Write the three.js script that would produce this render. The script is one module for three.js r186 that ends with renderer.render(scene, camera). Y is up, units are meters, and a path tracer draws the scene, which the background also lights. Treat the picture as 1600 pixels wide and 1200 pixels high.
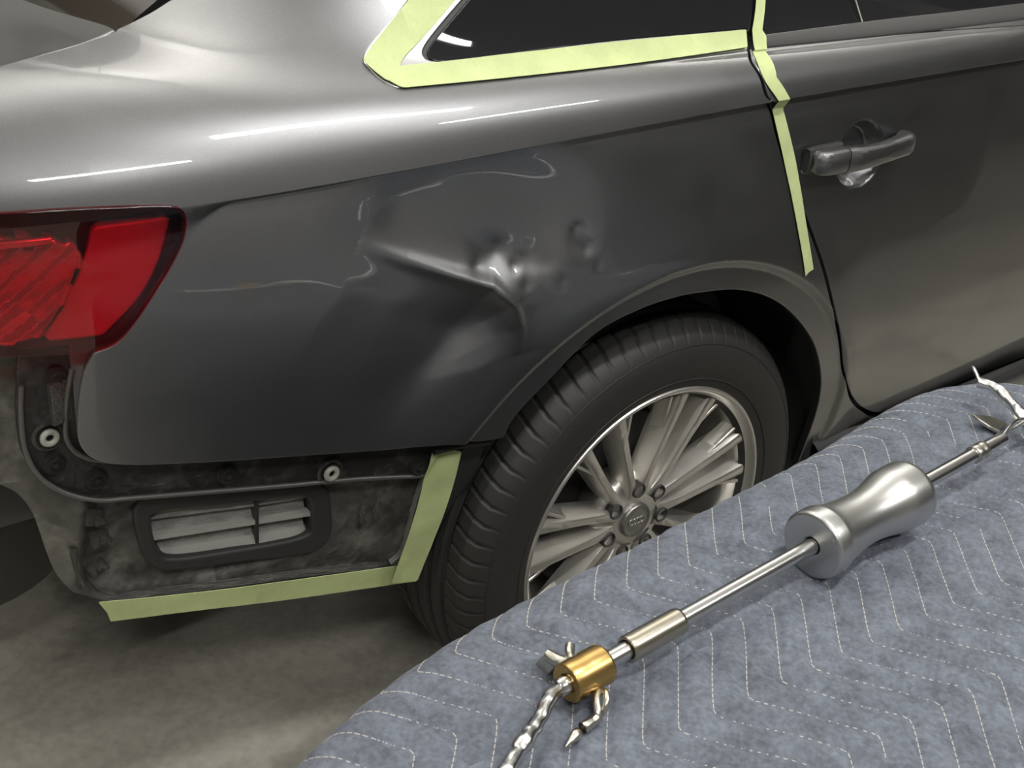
import * as THREE from 'three';
import { mergeGeometries, mergeVertices, toCreasedNormals } from 'three/addons/utils/BufferGeometryUtils.js';
import { RoundedBoxGeometry } from 'three/addons/geometries/RoundedBoxGeometry.js';
import { RectAreaLightUniformsLib } from 'three/addons/lights/RectAreaLightUniformsLib.js';

const scene = new THREE.Scene();
scene.background = new THREE.Color(0x000000);
const camera = new THREE.PerspectiveCamera(35.0452, 4 / 3, 0.05, 60);
camera.position.set(-1.15921, 1.38724, 1.00368);
{ const m = new THREE.Matrix4().makeBasis(new THREE.Vector3(0.78877, 0.07998, 0.60947), new THREE.Vector3(0.23392, 0.87785, -0.41793), new THREE.Vector3(-0.56844, 0.47221, 0.67371)); camera.quaternion.setFromRotationMatrix(m); }
camera.focus = 1.65; camera.userData.fStop = 22;
scene.add(camera);
const renderer = new THREE.WebGLRenderer();
renderer.toneMapping = THREE.LinearToneMapping;
renderer.toneMappingExposure = 1.0;
renderer.shadowMap.enabled = true;
RectAreaLightUniformsLib.init();

// ---------- ceiling fluorescent fixtures: [x, z, along z?]; all hang at the same height ----------
const LAMP_Y = 3.05;
const LAMPS = [[-3.9, 1.0], [0.0, 1.0], [-1.5, 2.2], [1.2, 2.2]];
const TROUGHS = [[-2.2, -1.9], [0.4, -1.9], [3.0, -1.9]], TROUGH_Y = 2.45, TROUGH_POWER = 130;
const LAMP_POWER = 75, LAMP_GLOW = 10;

// ---------- helpers ----------
let seed = 7; const rnd = () => { seed = (seed * 1664525 + 1013904223) >>> 0; return seed / 4294967296; };
const taken = new Map();
function numbered(n) { const k = taken.get(n) || 0; taken.set(n, k + 1); return k ? `${n}_${String(k).padStart(3, '0')}` : n; }
function lit(o) { o.traverse((c) => { if (c.isMesh) { c.castShadow = true; c.receiveShadow = true; } }); return o; }
function thing(name, label, category, extra = {}) { const g = new THREE.Group(); g.name = numbered(name); g.userData = { label, category, ...extra }; scene.add(g); return g; }
function part(parent, name, geo, mat, label) { const m = new THREE.Mesh(geo, mat); m.name = name; if (label) m.userData.label = label; m.castShadow = m.receiveShadow = true; parent.add(m); return m; }
function single(name, geo, mat, label, category, extra = {}) { const m = new THREE.Mesh(geo, mat); m.name = numbered(name); m.userData = { label, category, ...extra }; m.castShadow = m.receiveShadow = true; scene.add(m); return m; }
function subgroup(parent, name) { const g = new THREE.Group(); g.name = name; parent.add(g); return g; }
// value noise
const perm = new Uint8Array(512); { for (let i = 0; i < 256; i++) perm[i] = i; for (let i = 255; i > 0; i--) { const j = Math.floor(rnd() * (i + 1)); const t = perm[i]; perm[i] = perm[j]; perm[j] = t; } for (let i = 0; i < 256; i++) perm[256 + i] = perm[i]; }
function vnoise(x, y, wrap = 256) {
  const xi = Math.floor(x), yi = Math.floor(y), fx = x - xi, fy = y - yi, u = fx * fx * (3 - 2 * fx), w = fy * fy * (3 - 2 * fy);
  const h = (a, b) => perm[perm[((a % wrap) + wrap) % wrap & 255] + (((b % wrap) + wrap) % wrap & 255)] / 255;
  return (h(xi, yi) * (1 - u) + h(xi + 1, yi) * u) * (1 - w) + (h(xi, yi + 1) * (1 - u) + h(xi + 1, yi + 1) * u) * w;
}
function fbm(x, y, oct, wrap) { let s = 0, a = 0.5, t = 0; for (let i = 0; i < oct; i++) { s += a * vnoise(x, y, wrap); t += a; a *= 0.5; x *= 2; y *= 2; wrap *= 2; } return s / t; }
function tex(size, fn, srgb, repeat = 1) {
  const d = new Uint8Array(size * size * 4);
  for (let j = 0; j < size; j++) for (let i = 0; i < size; i++) { const c = fn(i / size, j / size); for (let k = 0; k < 3; k++) d[(j * size + i) * 4 + k] = Math.max(0, Math.min(255, Math.round(255 * (Array.isArray(c) ? c[k] : c)))); d[(j * size + i) * 4 + 3] = 255; }
  const t = new THREE.DataTexture(d, size, size); t.magFilter = THREE.LinearFilter; t.minFilter = THREE.LinearMipmapLinearFilter; t.generateMipmaps = true; t.wrapS = t.wrapT = THREE.RepeatWrapping; t.repeat.set(repeat, repeat); if (srgb) t.colorSpace = THREE.SRGBColorSpace; t.needsUpdate = true; return t;
}
const lin = (r, g, b) => new THREE.Color().setRGB(r, g, b);
const std = (o) => new THREE.MeshStandardMaterial(o), phys = (o) => new THREE.MeshPhysicalMaterial(o);
// ---------- car body surface: x runs forward, y up, z outward (metres, wheel centre at x = 0) ----------
function spline(xs, ys) {                      // natural cubic spline, linear outside
  const n = xs.length, m = new Float64Array(n), u = new Float64Array(n), c = new Float64Array(n);
  for (let i = 1; i < n - 1; i++) {
    const h0 = xs[i] - xs[i - 1], h1 = xs[i + 1] - xs[i], p = 2 * (h0 + h1) - h0 * c[i - 1];
    c[i] = h1 / p; u[i] = (6 * ((ys[i + 1] - ys[i]) / h1 - (ys[i] - ys[i - 1]) / h0) - h0 * u[i - 1]) / p;
  }
  for (let i = n - 2; i > 0; i--) m[i] = u[i] - c[i] * m[i + 1];
  return (x) => {
    let i = 0; if (x <= xs[0]) i = 0; else if (x >= xs[n - 1]) i = n - 2; else { while (x > xs[i + 1]) i++; }
    const h = xs[i + 1] - xs[i], a = (xs[i + 1] - x) / h, b = (x - xs[i]) / h;
    if (x < xs[0]) return ys[0] + (x - xs[0]) * ((ys[1] - ys[0]) / h - h * m[1] / 6);
    if (x > xs[n - 1]) return ys[n - 1] + (x - xs[n - 1]) * ((ys[n - 1] - ys[n - 2]) / h + h * m[n - 2] / 6);
    return a * ys[i] + b * ys[i + 1] + ((a * a * a - a) * m[i] + (b * b * b - b) * m[i + 1]) * h * h / 6;
  };
}
const sstep = (a, b, x) => { const t = Math.min(1, Math.max(0, (x - a) / (b - a))); return t * t * (3 - 2 * t); };
const creaseY = spline([-1.15, -0.9, -0.69, -0.482, -0.203, 0.073, 0.668, 1.3], [0.916, 0.934, 0.949, 0.965, 0.983, 0.993, 1.0, 1.004]);
const planZ = spline([-1.2, -1.1, -1.0, -0.9, -0.8, -0.69, -0.48, -0.2, 0.07, 0.67, 1.3], [-0.47, -0.31, -0.205, -0.143, -0.103, -0.072, -0.035, -0.008, 0, 0, -0.012]);
const sectionZ = spline([0.15, 0.3, 0.4, 0.48, 0.56, 0.68, 0.8, 0.9, 0.965], [-0.085, -0.055, -0.03, -0.01, 0.003, 0.009, 0.0075, -0.0015, -0.0105]);
const STEP = 0.05;                              // v spacing of the upper profile points
const UP_X = [-1.15, -1.0, -0.82, -0.7, -0.62, -0.55, -0.48, -0.4, -0.2, 0.07, 0.67, 1.3];
const UP = [                                    // profile above the crease, [rise, inset] from the crease line
  [[0, 0], [.03, -.012], [.06, -.03], [.082, -.06], [.094, -.11], [.098, -.17], [.1, -.26]],
  [[0, 0], [.03, -.012], [.06, -.03], [.082, -.06], [.094, -.11], [.098, -.17], [.1, -.26]],
  [[0, 0], [.036, -.0135], [.073, -.043], [.099, -.083], [.114, -.14], [.122, -.22], [.127, -.36]],
  [[0, 0], [.038, -.0135], [.0745, -.045], [.1015, -.092], [.1175, -.16], [.129, -.25], [.142, -.39]],
  [[0, 0], [.038, -.013], [.073, -.0435], [.0985, -.09], [.122, -.162], [.146, -.248], [.178, -.366]],
  [[0, 0], [.038, -.013], [.071, -.042], [.095, -.086], [.128, -.15], [.167, -.228], [.216, -.325]],
  [[0, 0], [.038, -.0125], [.069, -.041], [.092, -.081], [.133, -.136], [.188, -.20], [.255, -.284]],
  [[0, 0], [.038, -.012], [.066, -.04], [.088, -.076], [.137, -.122], [.207, -.175], [.29, -.245]],
  [[0, 0], [.035, -.012], [.058, -.037], [.076, -.068], [.13, -.106], [.20, -.15], [.29, -.21]],
  [[0, 0], [.03, -.0115], [.049, -.035], [.064, -.063], [.12, -.102], [.19, -.143], [.28, -.20]],
  [[0, 0], [.027, -.0105], [.042, -.031], [.054, -.06], [.11, -.10], [.18, -.14], [.27, -.195]],
  [[0, 0], [.027, -.0105], [.042, -.031], [.054, -.06], [.11, -.10], [.18, -.14], [.27, -.195]],
];
const upY = [], upZ = [];
for (let k = 0; k < 7; k++) { upY.push(spline(UP_X, UP.map((r) => r[k][0]))); upZ.push(spline(UP_X, UP.map((r) => r[k][1]))); }
const KS = [0, 1, 2, 3, 4, 5, 6];
let lastX = NaN, fy = null, fz = null;
function upper(x, v) {
  if (x !== lastX) { lastX = x; fy = spline(KS, KS.map((k) => upY[k](x))); fz = spline(KS, KS.map((k) => upZ[k](x))); }
  return [fy(v / STEP), fz(v / STEP)];
}
const ARCH = { x: -0.012, y: 0.342 };
const FOLD = [[-0.52, 0.893], [-0.455, 0.862], [-0.395, 0.836], [-0.345, 0.817], [-0.318, 0.79], [-0.306, 0.757], [-0.303, 0.715]];
function foldDist(x, y) {                       // signed distance (positive on the pushed-in side) and place along the fold
  let best = 1e9, s = 0, along = 0, sw = 0;
  for (let i = 0; i < FOLD.length - 1; i++) {
    const [ax, ay] = FOLD[i], [bx, by] = FOLD[i + 1], dx = bx - ax, dy = by - ay, l2 = dx * dx + dy * dy;
    const t = Math.min(1, Math.max(0, ((x - ax) * dx + (y - ay) * dy) / l2)), px = x - ax - t * dx, py = y - ay - t * dy, d = Math.hypot(px, py);
    const w = 1 / (d * d + 4e-5) ** 4; sw += w; along += w * (i + t) / (FOLD.length - 1);
    if (d < best) { best = d; s = (dx * (y - ay) - dy * (x - ax)) < 0 ? d : -d; }
  }
  return [s, Math.max(0, Math.min(1, (along / sw - 0.03) / 0.94))];
}
const MARKS = [[-0.36, 0.838, 0.009, 0.0016], [-0.325, 0.852, 0.011, 0.0024], [-0.308, 0.832, 0.008, 0.002], [-0.296, 0.808, 0.009, 0.0018], [-0.262, 0.83, 0.012, 0.0022], [-0.245, 0.805, 0.009, 0.0016], [-0.222, 0.868, 0.008, 0.0018], [-0.205, 0.842, 0.009, 0.0022], [-0.192, 0.818, 0.007, 0.0014]];
function dent(x, y) {
  if (x < -0.72 || x > -0.02 || y < 0.5 || y > 1.0) return 0;
  let z = 0; const win = sstep(0.5, 0.64, y) * sstep(-0.72, -0.62, x) * sstep(-0.02, -0.12, x) * sstep(1.0, 0.96, y);
  const dx = (x + 0.365) / 0.14, dy = (y - 0.895) / 0.075, r2 = dx * dx + dy * dy;
  z -= 0.016 * Math.exp(-r2 * r2 * 0.9);                                           // broad shallow dish above the fold
  const [s, a] = foldDist(x, y);
  const amp = 0.020 * Math.pow(Math.max(0, Math.sin(Math.PI * Math.min(1, a))), 1.3);
  const side = sstep(-0.006, 0.07, s) * Math.exp(-Math.max(0, s) / 0.3) * sstep(0.42, 0.1, s);
  z -= amp * side;
  const ends = Math.sin(Math.PI * Math.min(1, Math.max(0, a)));
  z += (0.006 * Math.exp(-((s < 0 ? s / 0.03 : s / 0.02) ** 2)) + 0.006 * Math.exp(-((s / 0.0085) ** 2))) * Math.pow(ends, 0.7);      // raised lip along the fold
  const pit = (cx, cy, r, d) => { const q = ((x - cx) ** 2 + (y - cy) ** 2) / (r * r); return q < 6 ? d * Math.exp(-q) : 0; };
  z -= pit(-0.338, 0.846, 0.026, 0.0062) + pit(-0.285, 0.838, 0.022, 0.005) + pit(-0.215, 0.853, 0.02, 0.0035) + pit(-0.455, 0.935, 0.03, 0.003);
  for (const [cx, cy, r, d] of MARKS) z -= pit(cx, cy, r, d);                       // hammer marks
  return z * win;
}
const HANDLE = { x: 0.296, y: 0.895 };
function bodyLower(x, y) {
  let z = planZ(x) + sectionZ(y) * sstep(-1.15, -0.75, x);
  const rx = x - ARCH.x, ry = y - ARCH.y, r = Math.hypot(rx, ry), R = 0.449 - 0.012 * sstep(-0.1, 0.4, x);
  if (r < R + 0.15 && y > 0.2) {
    const keep = x < 0 ? sstep(0.5, 0.62, y) : sstep(0.30, 0.42, y);
    if (r > R) z += 0.007 * keep * Math.exp(-(((r - R) / 0.05) ** 2)) ;
    else z += keep * (0.007 - 0.009 * sstep(0, 0.014, R - r));
  }
  z += dent(x, y);
  const hx = (x - HANDLE.x) / 0.055, hy = (y - HANDLE.y) / 0.05, h2 = hx * hx + hy * hy;
  if (h2 < 1) z -= 0.024 * sstep(1.0, 0.66, Math.sqrt(h2));
  return z;
}
// S(x, v): v < 0 is metres below the crease line, v > 0 climbs the shoulder
function S(x, v, off = 0) {
  const cy = creaseY(x);
  if (v >= 0) { const [dy, dz] = upper(x, v); return [x, cy + dy, planZ(x) + dz + off]; }
  const y = cy + v, fade = sstep(-0.74, -0.64, x), under = sstep(0, -0.007 - 0.06 * (1 - fade), v);
  const zc = bodyLower(x, y) - 0.0025 * fade * Math.exp(-Math.abs(v + 0.007) / 0.02), z = planZ(x) * (1 - under) + zc * under;
  return [x, y, z + off];
}
// outlines of panels, tape and fittings on the body surface: [x, v] in metres, 1 marks a sharp corner
const OUT = {
  quarter: [[-0.7869,-0.1408,1],[-0.796,-0.1564],[-0.8033,-0.1866],[-0.8074,-0.216],[-0.808,-0.2391],[-0.802,-0.2552],[-0.7883,-0.2676],[-0.7621,-0.2765],[-0.7008,-0.2893],[-0.631,-0.3046],[-0.5554,-0.3227],[-0.4747,-0.3423],[-0.3949,-0.355],[-0.3391,-0.3712],[-0.3095,-0.376,1],[-0.2991,-0.3524],[-0.2467,-0.3072],[-0.1826,-0.2606],[-0.1109,-0.2442],[-0.0438,-0.2419],[0.0043,-0.2465],[0.0683,-0.2574],[0.1325,-0.2807],[0.1895,-0.3141],[0.2432,-0.3587],[0.2839,-0.4021],[0.3222,-0.4597],[0.3451,-0.5043],[0.3714,-0.5814],[0.3887,-0.6742],[0.4046,-0.7405],[0.4192,-0.8238,1],[0.579,-0.857,1],[1.5456,-0.8996,1],[1.3918,-0.7031,1],[1.1039,-0.6784,1],[0.7536,-0.6646],[0.5964,-0.652],[0.5173,-0.6098],[0.429,-0.544],[0.3851,-0.4908],[0.3387,-0.4124],[0.2778,-0.3225],[0.2353,-0.2524],[0.1895,-0.1822],[0.1504,-0.1257],[0.1088,-0.0509],[0.0916,-0.0119],[0.0688,0.0109],[0.0614,0.0499],[0.0586,0.0887],[0.0745,0.1296,1],[-0.0584,0.1274],[-0.2099,0.1206],[-0.3335,0.1146],[-0.413,0.1131],[-0.4414,0.1136],[-0.4536,0.1269],[-0.4599,0.1466],[-0.4618,0.1571],[-0.4558,0.1658],[-0.4392,0.177],[-0.413,0.1921],[-0.3842,0.2071],[-0.3262,0.2349],[-0.2648,0.2602,1],[-0.429,0.2713,1],[-0.513,0.2553,1],[-0.6011,0.2417],[-0.6265,0.2351],[-0.6689,0.2254,1],[-0.6743,0.2222,1],[-0.7345,0.21],[-0.8028,0.1958],[-0.8404,0.1893],[-0.8988,0.1806,1],[-0.9304,0.0344,1],[-0.8669,0.022],[-0.8516,0.0198],[-0.7876,0.0156],[-0.7201,0.0072],[-0.7015,0.0031],[-0.6917,-0.0051],[-0.688,-0.0196],[-0.6911,-0.0341],[-0.7025,-0.0552],[-0.7237,-0.0851],[-0.7445,-0.113],[-0.7592,-0.1293],[-0.7725,-0.1376],[-0.7869,-0.1408,1]],
  door: [[0.0842,0.132,1],[0.0673,0.0871],[0.0709,0.0497],[0.0784,0.0104],[0.1015,-0.0123],[0.1189,-0.0514],[0.1611,-0.1266],[0.201,-0.1834],[0.2481,-0.2543],[0.289,-0.324],[0.3433,-0.4104],[0.3895,-0.4874],[0.4423,-0.5435],[0.5184,-0.5984],[0.583,-0.6277],[0.7325,-0.6373],[1.0757,-0.6483],[1.4196,-0.6757,1],[0.936,0.0961,1],[0.6997,0.1022],[0.5388,0.1223],[0.3864,0.1307],[0.2444,0.1315],[0.1053,0.1307,1]],
  lamp: [[-0.9318,0.0304,1],[-0.8684,0.019],[-0.853,0.0177],[-0.7892,0.0135],[-0.7219,0.0052],[-0.7057,0.0014],[-0.697,-0.0056],[-0.693,-0.017],[-0.6957,-0.0305],[-0.7067,-0.0511],[-0.7279,-0.0808],[-0.7486,-0.1079],[-0.7626,-0.1235],[-0.7752,-0.1318],[-0.7901,-0.1349],[-0.8153,-0.1338],[-0.8431,-0.1319],[-0.8703,-0.1299],[-0.9531,-0.1272,1]],
  lamp_reflector: [[-0.767,-0.0206,1],[-0.7,-0.0202,1],[-0.713,-0.056],[-0.7351,-0.093],[-0.773,-0.1291,1],[-0.8241,-0.1275,1],[-0.7971,-0.09],[-0.7748,-0.0465]],
  lamp_guide: [[-0.932,-0.0117,1],[-0.8506,-0.0222],[-0.8047,-0.0304],[-0.7894,-0.0365],[-0.7926,-0.0507],[-0.8041,-0.0756],[-0.8247,-0.1066],[-0.8371,-0.1173],[-0.8541,-0.1194],[-0.9465,-0.1172,1]],
  window_trim: [[0.0761,0.1349,1],[-0.0576,0.1291],[-0.2092,0.1223],[-0.333,0.116],[-0.412,0.1155],[-0.44,0.117],[-0.4513,0.1289],[-0.4571,0.1463],[-0.459,0.1569],[-0.4534,0.1649],[-0.4365,0.1769],[-0.4112,0.1915],[-0.3816,0.2064],[-0.3242,0.2345],[-0.2636,0.2595,1],[-0.1862,0.2619,1],[-0.2553,0.233],[-0.3286,0.2027],[-0.3879,0.1692],[-0.394,0.1612],[-0.3933,0.1548],[-0.3847,0.1503],[-0.3472,0.1504],[-0.1597,0.1604],[0.0882,0.1632,1]],
  window_seal: [[0.1006,0.1626,1],[0.1252,0.1953],[0.1528,0.2378,1],[-0.2568,0.2409,1],[-0.3271,0.2021],[-0.3867,0.1683],[-0.3928,0.1602],[-0.3925,0.1529],[-0.3832,0.1482],[-0.3455,0.1483],[-0.1572,0.1587],[0.0915,0.1616]],
  quarter_glass: [[0.0962,0.1659,1],[0.1199,0.1952],[0.1436,0.2327,1],[-0.2407,0.2369,1],[-0.3174,0.2016],[-0.3783,0.1675],[-0.3849,0.16],[-0.3842,0.1549],[-0.3778,0.1522],[-0.3404,0.1532],[-0.1535,0.163]],
  door_trim: [[0.1024,0.134,1],[0.2439,0.1346],[0.3872,0.1359],[0.5412,0.1294],[0.7045,0.1125],[0.934,0.0983,1],[0.9956,0.1633,1],[0.7482,0.1638],[0.5668,0.1629],[0.4051,0.162],[0.2594,0.1597],[0.1148,0.1562,1]],
  door_glass: [[0.1248,0.1563,1],[0.2693,0.16],[0.4162,0.1623],[0.5791,0.1633],[0.7618,0.1643],[1.0113,0.1639,1],[1.0665,0.2434,1],[0.1672,0.2374,1]],
  tape_window: [[0.0759,0.1418,1],[-0.1813,0.1247],[-0.3369,0.1182],[-0.4349,0.1165,1],[-0.4393,0.1184],[-0.4489,0.1321,1],[-0.4286,0.1493],[-0.4214,0.1504,1],[-0.3745,0.1521],[-0.2845,0.1569],[-0.1217,0.1626],[0.0865,0.1651,1]],
  tape_pillar: [[-0.4633,0.1596,1],[-0.4537,0.1683],[-0.4203,0.189],[-0.3877,0.2072],[-0.3298,0.2356,1],[-0.2766,0.2355,1],[-0.3367,0.2039],[-0.3861,0.1778],[-0.4226,0.156],[-0.4352,0.1372],[-0.45,0.1303,1],[-0.458,0.1475]],
  tape_door: [[0.1183,0.1905],[0.136,0.223,1],[0.1531,0.2226,1],[0.1353,0.19],[0.1138,0.1635,1],[0.1176,0.1572,1],[0.1062,0.1325],[0.0909,0.0478,1],[0.1177,-0.0094,1],[0.1203,-0.0194,1],[0.1496,-0.0845],[0.1802,-0.1604],[0.2177,-0.2563,1],[0.2078,-0.258,1],[0.202,-0.2636,1],[0.1614,-0.1616],[0.126,-0.0811],[0.0991,-0.0168,1],[0.0953,-0.0068,1],[0.0673,0.0543],[0.086,0.1399],[0.0961,0.1643,1]],
  tape_bottom: [[-0.7877,-0.4995,1],[-0.682,-0.5213],[-0.5606,-0.5493],[-0.4061,-0.5902],[-0.3602,-0.6035,1],[-0.3624,-0.6407,1],[-0.4056,-0.6283],[-0.5559,-0.5878],[-0.6796,-0.5562],[-0.7736,-0.5398,1],[-0.7775,-0.5228,1]],
  tape_rear: [[-0.3967,-0.3762,1],[-0.3498,-0.3995,1],[-0.3726,-0.6264,1],[-0.4137,-0.6123,1]],
  bracket: [[-0.8416,-0.1422,1],[-0.8474,-0.1816],[-0.851,-0.2113],[-0.8513,-0.2581],[-0.8418,-0.2921],[-0.8195,-0.3181],[-0.7879,-0.3353],[-0.7557,-0.3404],[-0.6879,-0.3518],[-0.5764,-0.376],[-0.453,-0.4051],[-0.3899,-0.4232,1],[-0.3951,-0.3797],[-0.4027,-0.3585,1],[-0.6143,-0.3063],[-0.7458,-0.2747],[-0.7732,-0.2524],[-0.7792,-0.2234],[-0.7688,-0.1535,1]],
  plate: [[-0.9403,-0.1229,1],[-0.9567,-0.249,1],[-0.9058,-0.2885],[-0.8738,-0.3176],[-0.8542,-0.3353],[-0.8409,-0.3626],[-0.8314,-0.4215],[-0.8228,-0.4597],[-0.8076,-0.4827],[-0.7855,-0.5059],[-0.7605,-0.5228,1],[-0.675,-0.5391],[-0.5512,-0.5697],[-0.4103,-0.6095],[-0.3591,-0.6239,1],[-0.3526,-0.3969,1],[-0.5275,-0.316,1],[-0.7449,-0.2552,1],[-0.7859,-0.1398,1]],
  vent_frame: [[-0.7408,-0.3889],[-0.7398,-0.374],[-0.7327,-0.3658],[-0.7162,-0.3648],[-0.6446,-0.376],[-0.5514,-0.3962],[-0.5349,-0.4028],[-0.5229,-0.4148],[-0.516,-0.4314],[-0.5108,-0.4599],[-0.507,-0.4917],[-0.5113,-0.511],[-0.5238,-0.5188],[-0.5496,-0.5151],[-0.6241,-0.4964],[-0.697,-0.4826],[-0.714,-0.4754],[-0.7252,-0.4618],[-0.7334,-0.4368],[-0.7383,-0.412]],
  vent_open: [[-0.7306,-0.4014],[-0.729,-0.3865],[-0.7193,-0.3807],[-0.6445,-0.3931],[-0.5458,-0.4138],[-0.5356,-0.4224],[-0.5313,-0.4362],[-0.5267,-0.468],[-0.5279,-0.4867],[-0.5406,-0.493],[-0.6252,-0.4834],[-0.7026,-0.4705],[-0.7159,-0.4627],[-0.7234,-0.4463]],
  liner_front: [[-0.3363,-0.4165,1],[-0.2917,-0.4242,1],[-0.2974,-0.4915],[-0.3092,-0.5991],[-0.3376,-0.6606,1],[-0.3587,-0.6507,1]],
  grom: [[-0.8283,-0.2457],[-0.5254,-0.3754]],
  bolts: [[-0.8147,-0.1788],[-0.787,-0.3093],[-0.6491,-0.3391],[-0.4079,-0.404],[-0.8253,-0.2816]],
  lumps: [[-0.7863,-0.3723],[-0.7821,-0.4047],[-0.7848,-0.4496],[-0.4581,-0.5187],[-0.4299,-0.5259]],
  flange_light: [[-0.3815,-0.4367,1],[-0.3728,-0.4398,1],[-0.3726,-0.493],[-0.3737,-0.5943],[-0.3846,-0.6023,1],[-0.4071,-0.5946,1],[-0.3928,-0.5805],[-0.3909,-0.5334],[-0.3888,-0.4696]],
  smear: [[-0.7858,-0.3615],[-0.7798,-0.374],[-0.7742,-0.4118],[-0.7691,-0.4438],[-0.7759,-0.4481],[-0.7879,-0.426],[-0.7908,-0.388]],
  sill: [[0.3833,-0.658],[1.0832,-0.6634],[1.1386,-0.7241],[0.7479,-0.6921]],
  arch_line: [[-0.3095,-0.376,1],[-0.2991,-0.3524],[-0.2467,-0.3072],[-0.1826,-0.2606],[-0.1109,-0.2442],[-0.0438,-0.2419],[0.0043,-0.2465],[0.0683,-0.2574],[0.1325,-0.2807],[0.1895,-0.3141],[0.2432,-0.3587],[0.2839,-0.4021],[0.3222,-0.4597],[0.3451,-0.5043],[0.3714,-0.5814],[0.3887,-0.6742],[0.4046,-0.7405],[0.4192,-0.8238,1]],
};
// ---------- materials (uv in metres) ----------
const flakeTex = tex(256, (u, v) => { const n = 0.86 + 0.14 * fbm(u * 128, v * 128, 1, 128); return [n, n, n]; }, false, 12);
const hazeTex = tex(512, (u, v) => { const n = fbm(u * 6, v * 14, 5, 256); return 0.78 + 0.2 * n; }, false, 1.3);
const M = {
  paint: phys({ color: lin(0.22, 0.222, 0.229), metalness: 1, roughness: 0.48, roughnessMap: hazeTex, clearcoat: 1, clearcoatRoughness: 0.035, map: flakeTex, side: THREE.DoubleSide }),
  primer: std({ color: lin(0.11, 0.11, 0.112), roughness: 0.75, side: THREE.DoubleSide }),
  duct: std({ color: lin(0.055, 0.055, 0.054), roughness: 0.7, side: THREE.DoubleSide }),
  blackPlastic: std({ color: lin(0.03, 0.03, 0.03), roughness: 0.55, side: THREE.DoubleSide }),
  liner: std({ color: lin(0.027, 0.027, 0.026), roughness: 0.75, side: THREE.DoubleSide }),
  rubber: std({ color: lin(0.02, 0.0195, 0.018), roughness: 0.6 }),
  glass: phys({ color: lin(0.012, 0.012, 0.014), roughness: 0.03, metalness: 0, specularIntensity: 0.7, side: THREE.DoubleSide }),
  rearGlass: phys({ color: lin(0.02, 0.018, 0.016), roughness: 0.04, clearcoat: 1, clearcoatRoughness: 0.03, side: THREE.DoubleSide }),
  chrome: std({ color: lin(0.78, 0.78, 0.78), metalness: 1, roughness: 0.28, side: THREE.DoubleSide }),
  darkTrim: phys({ color: lin(0.20, 0.20, 0.205), metalness: 0.8, roughness: 0.25, side: THREE.DoubleSide }),
  steel: std({ color: lin(0.62, 0.62, 0.61), metalness: 1, roughness: 0.22 }),
  alu: std({ color: lin(0.55, 0.55, 0.54), metalness: 1, roughness: 0.34 }),
  zinc: std({ color: lin(0.55, 0.53, 0.47), metalness: 1, roughness: 0.3 }),
  nickel: std({ color: lin(0.47, 0.44, 0.36), metalness: 1, roughness: 0.27 }),
  brass: std({ color: lin(0.55, 0.36, 0.13), metalness: 1, roughness: 0.3 }),
  rim: phys({ color: lin(0.60, 0.585, 0.55), metalness: 0.85, roughness: 0.33, clearcoat: 0.6, clearcoatRoughness: 0.1 }),
  lens: phys({ color: lin(0.80, 0.10, 0.15), transmission: 1, thickness: 0, roughness: 0.02, ior: 1.5, side: THREE.DoubleSide }),
  white: std({ color: lin(0.36, 0.35, 0.31), roughness: 0.5 }),
};
const grimeTex = tex(512, (u, v) => {
  const a = fbm(u * 5, v * 5, 6, 256), b = fbm(u * 11 + 3, v * 9 + 7, 5, 256), c = fbm(u * 40, v * 40, 3, 256);
  const dust = sstep(0.5, 0.72, a) * 0.55 + sstep(0.55, 0.75, b) * 0.45;
  const t = 0.34 + 0.18 * dust + 0.08 * (c - 0.5); return [t, t * 0.985, t * 0.95];
}, true, 3.1);
M.grime = std({ map: grimeTex, color: lin(0.9, 0.9, 0.88), metalness: 0.25, roughness: 0.5, bumpMap: tex(512, (u, v) => fbm(u * 16, v * 16, 4, 256), false, 3.1), bumpScale: 0.003, side: THREE.DoubleSide });
const grimeTex2 = tex(512, (u, v) => {
  const a = fbm(u * 7 + 9, v * 7, 6, 256), b = fbm(u * 23, v * 23, 4, 256);
  const dust = sstep(0.55, 0.78, a) * 0.5 + sstep(0.62, 0.8, b) * 0.35; const t = 0.16 + 0.24 * dust; return [t, t * 0.98, t * 0.95];
}, true, 4.3);
M.grimeBlack = std({ map: grimeTex2, roughness: 0.5, metalness: 0.1, bumpMap: tex(256, (u, v) => fbm(u * 12, v * 12, 4, 256), false, 6), bumpScale: 0.002, side: THREE.DoubleSide });
M.worn = std({ color: lin(0.13, 0.127, 0.12), metalness: 0.4, roughness: 0.4 });
M.bare = std({ color: lin(0.24, 0.235, 0.22), metalness: 0.3, roughness: 0.55, side: THREE.DoubleSide });
M.flap = std({ map: tex(256, (u, v) => { const t = 0.40 + 0.16 * fbm(u * 9, v * 9, 4, 256) + 0.1 * fbm(u * 60, v * 60, 2, 256); return [t, t * 0.985, t * 0.96]; }, true, 5), roughness: 0.9 });
M.flapEdge = std({ color: lin(0.34, 0.33, 0.31), roughness: 0.8 });
const crepe = tex(256, (u, v) => 0.5 + 0.5 * Math.sin((u * 46 + 1.5 * fbm(u * 8, v * 8, 3, 256)) * 6.283) * fbm(u * 24, v * 24, 3, 256), false, 14);
const tapeMap = tex(512, (u, v) => { const n = fbm(u * 6, v * 6, 4, 256), f = 0.93 + 0.12 * n + 0.03 * fbm(u * 90, v * 90, 2, 256); return [0.755 * f, 0.80 * f, 0.575 * f]; }, true, 5);
M.tape = phys({ map: tapeMap, roughness: 0.62, bumpMap: crepe, bumpScale: 0.00025, side: THREE.DoubleSide });
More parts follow.
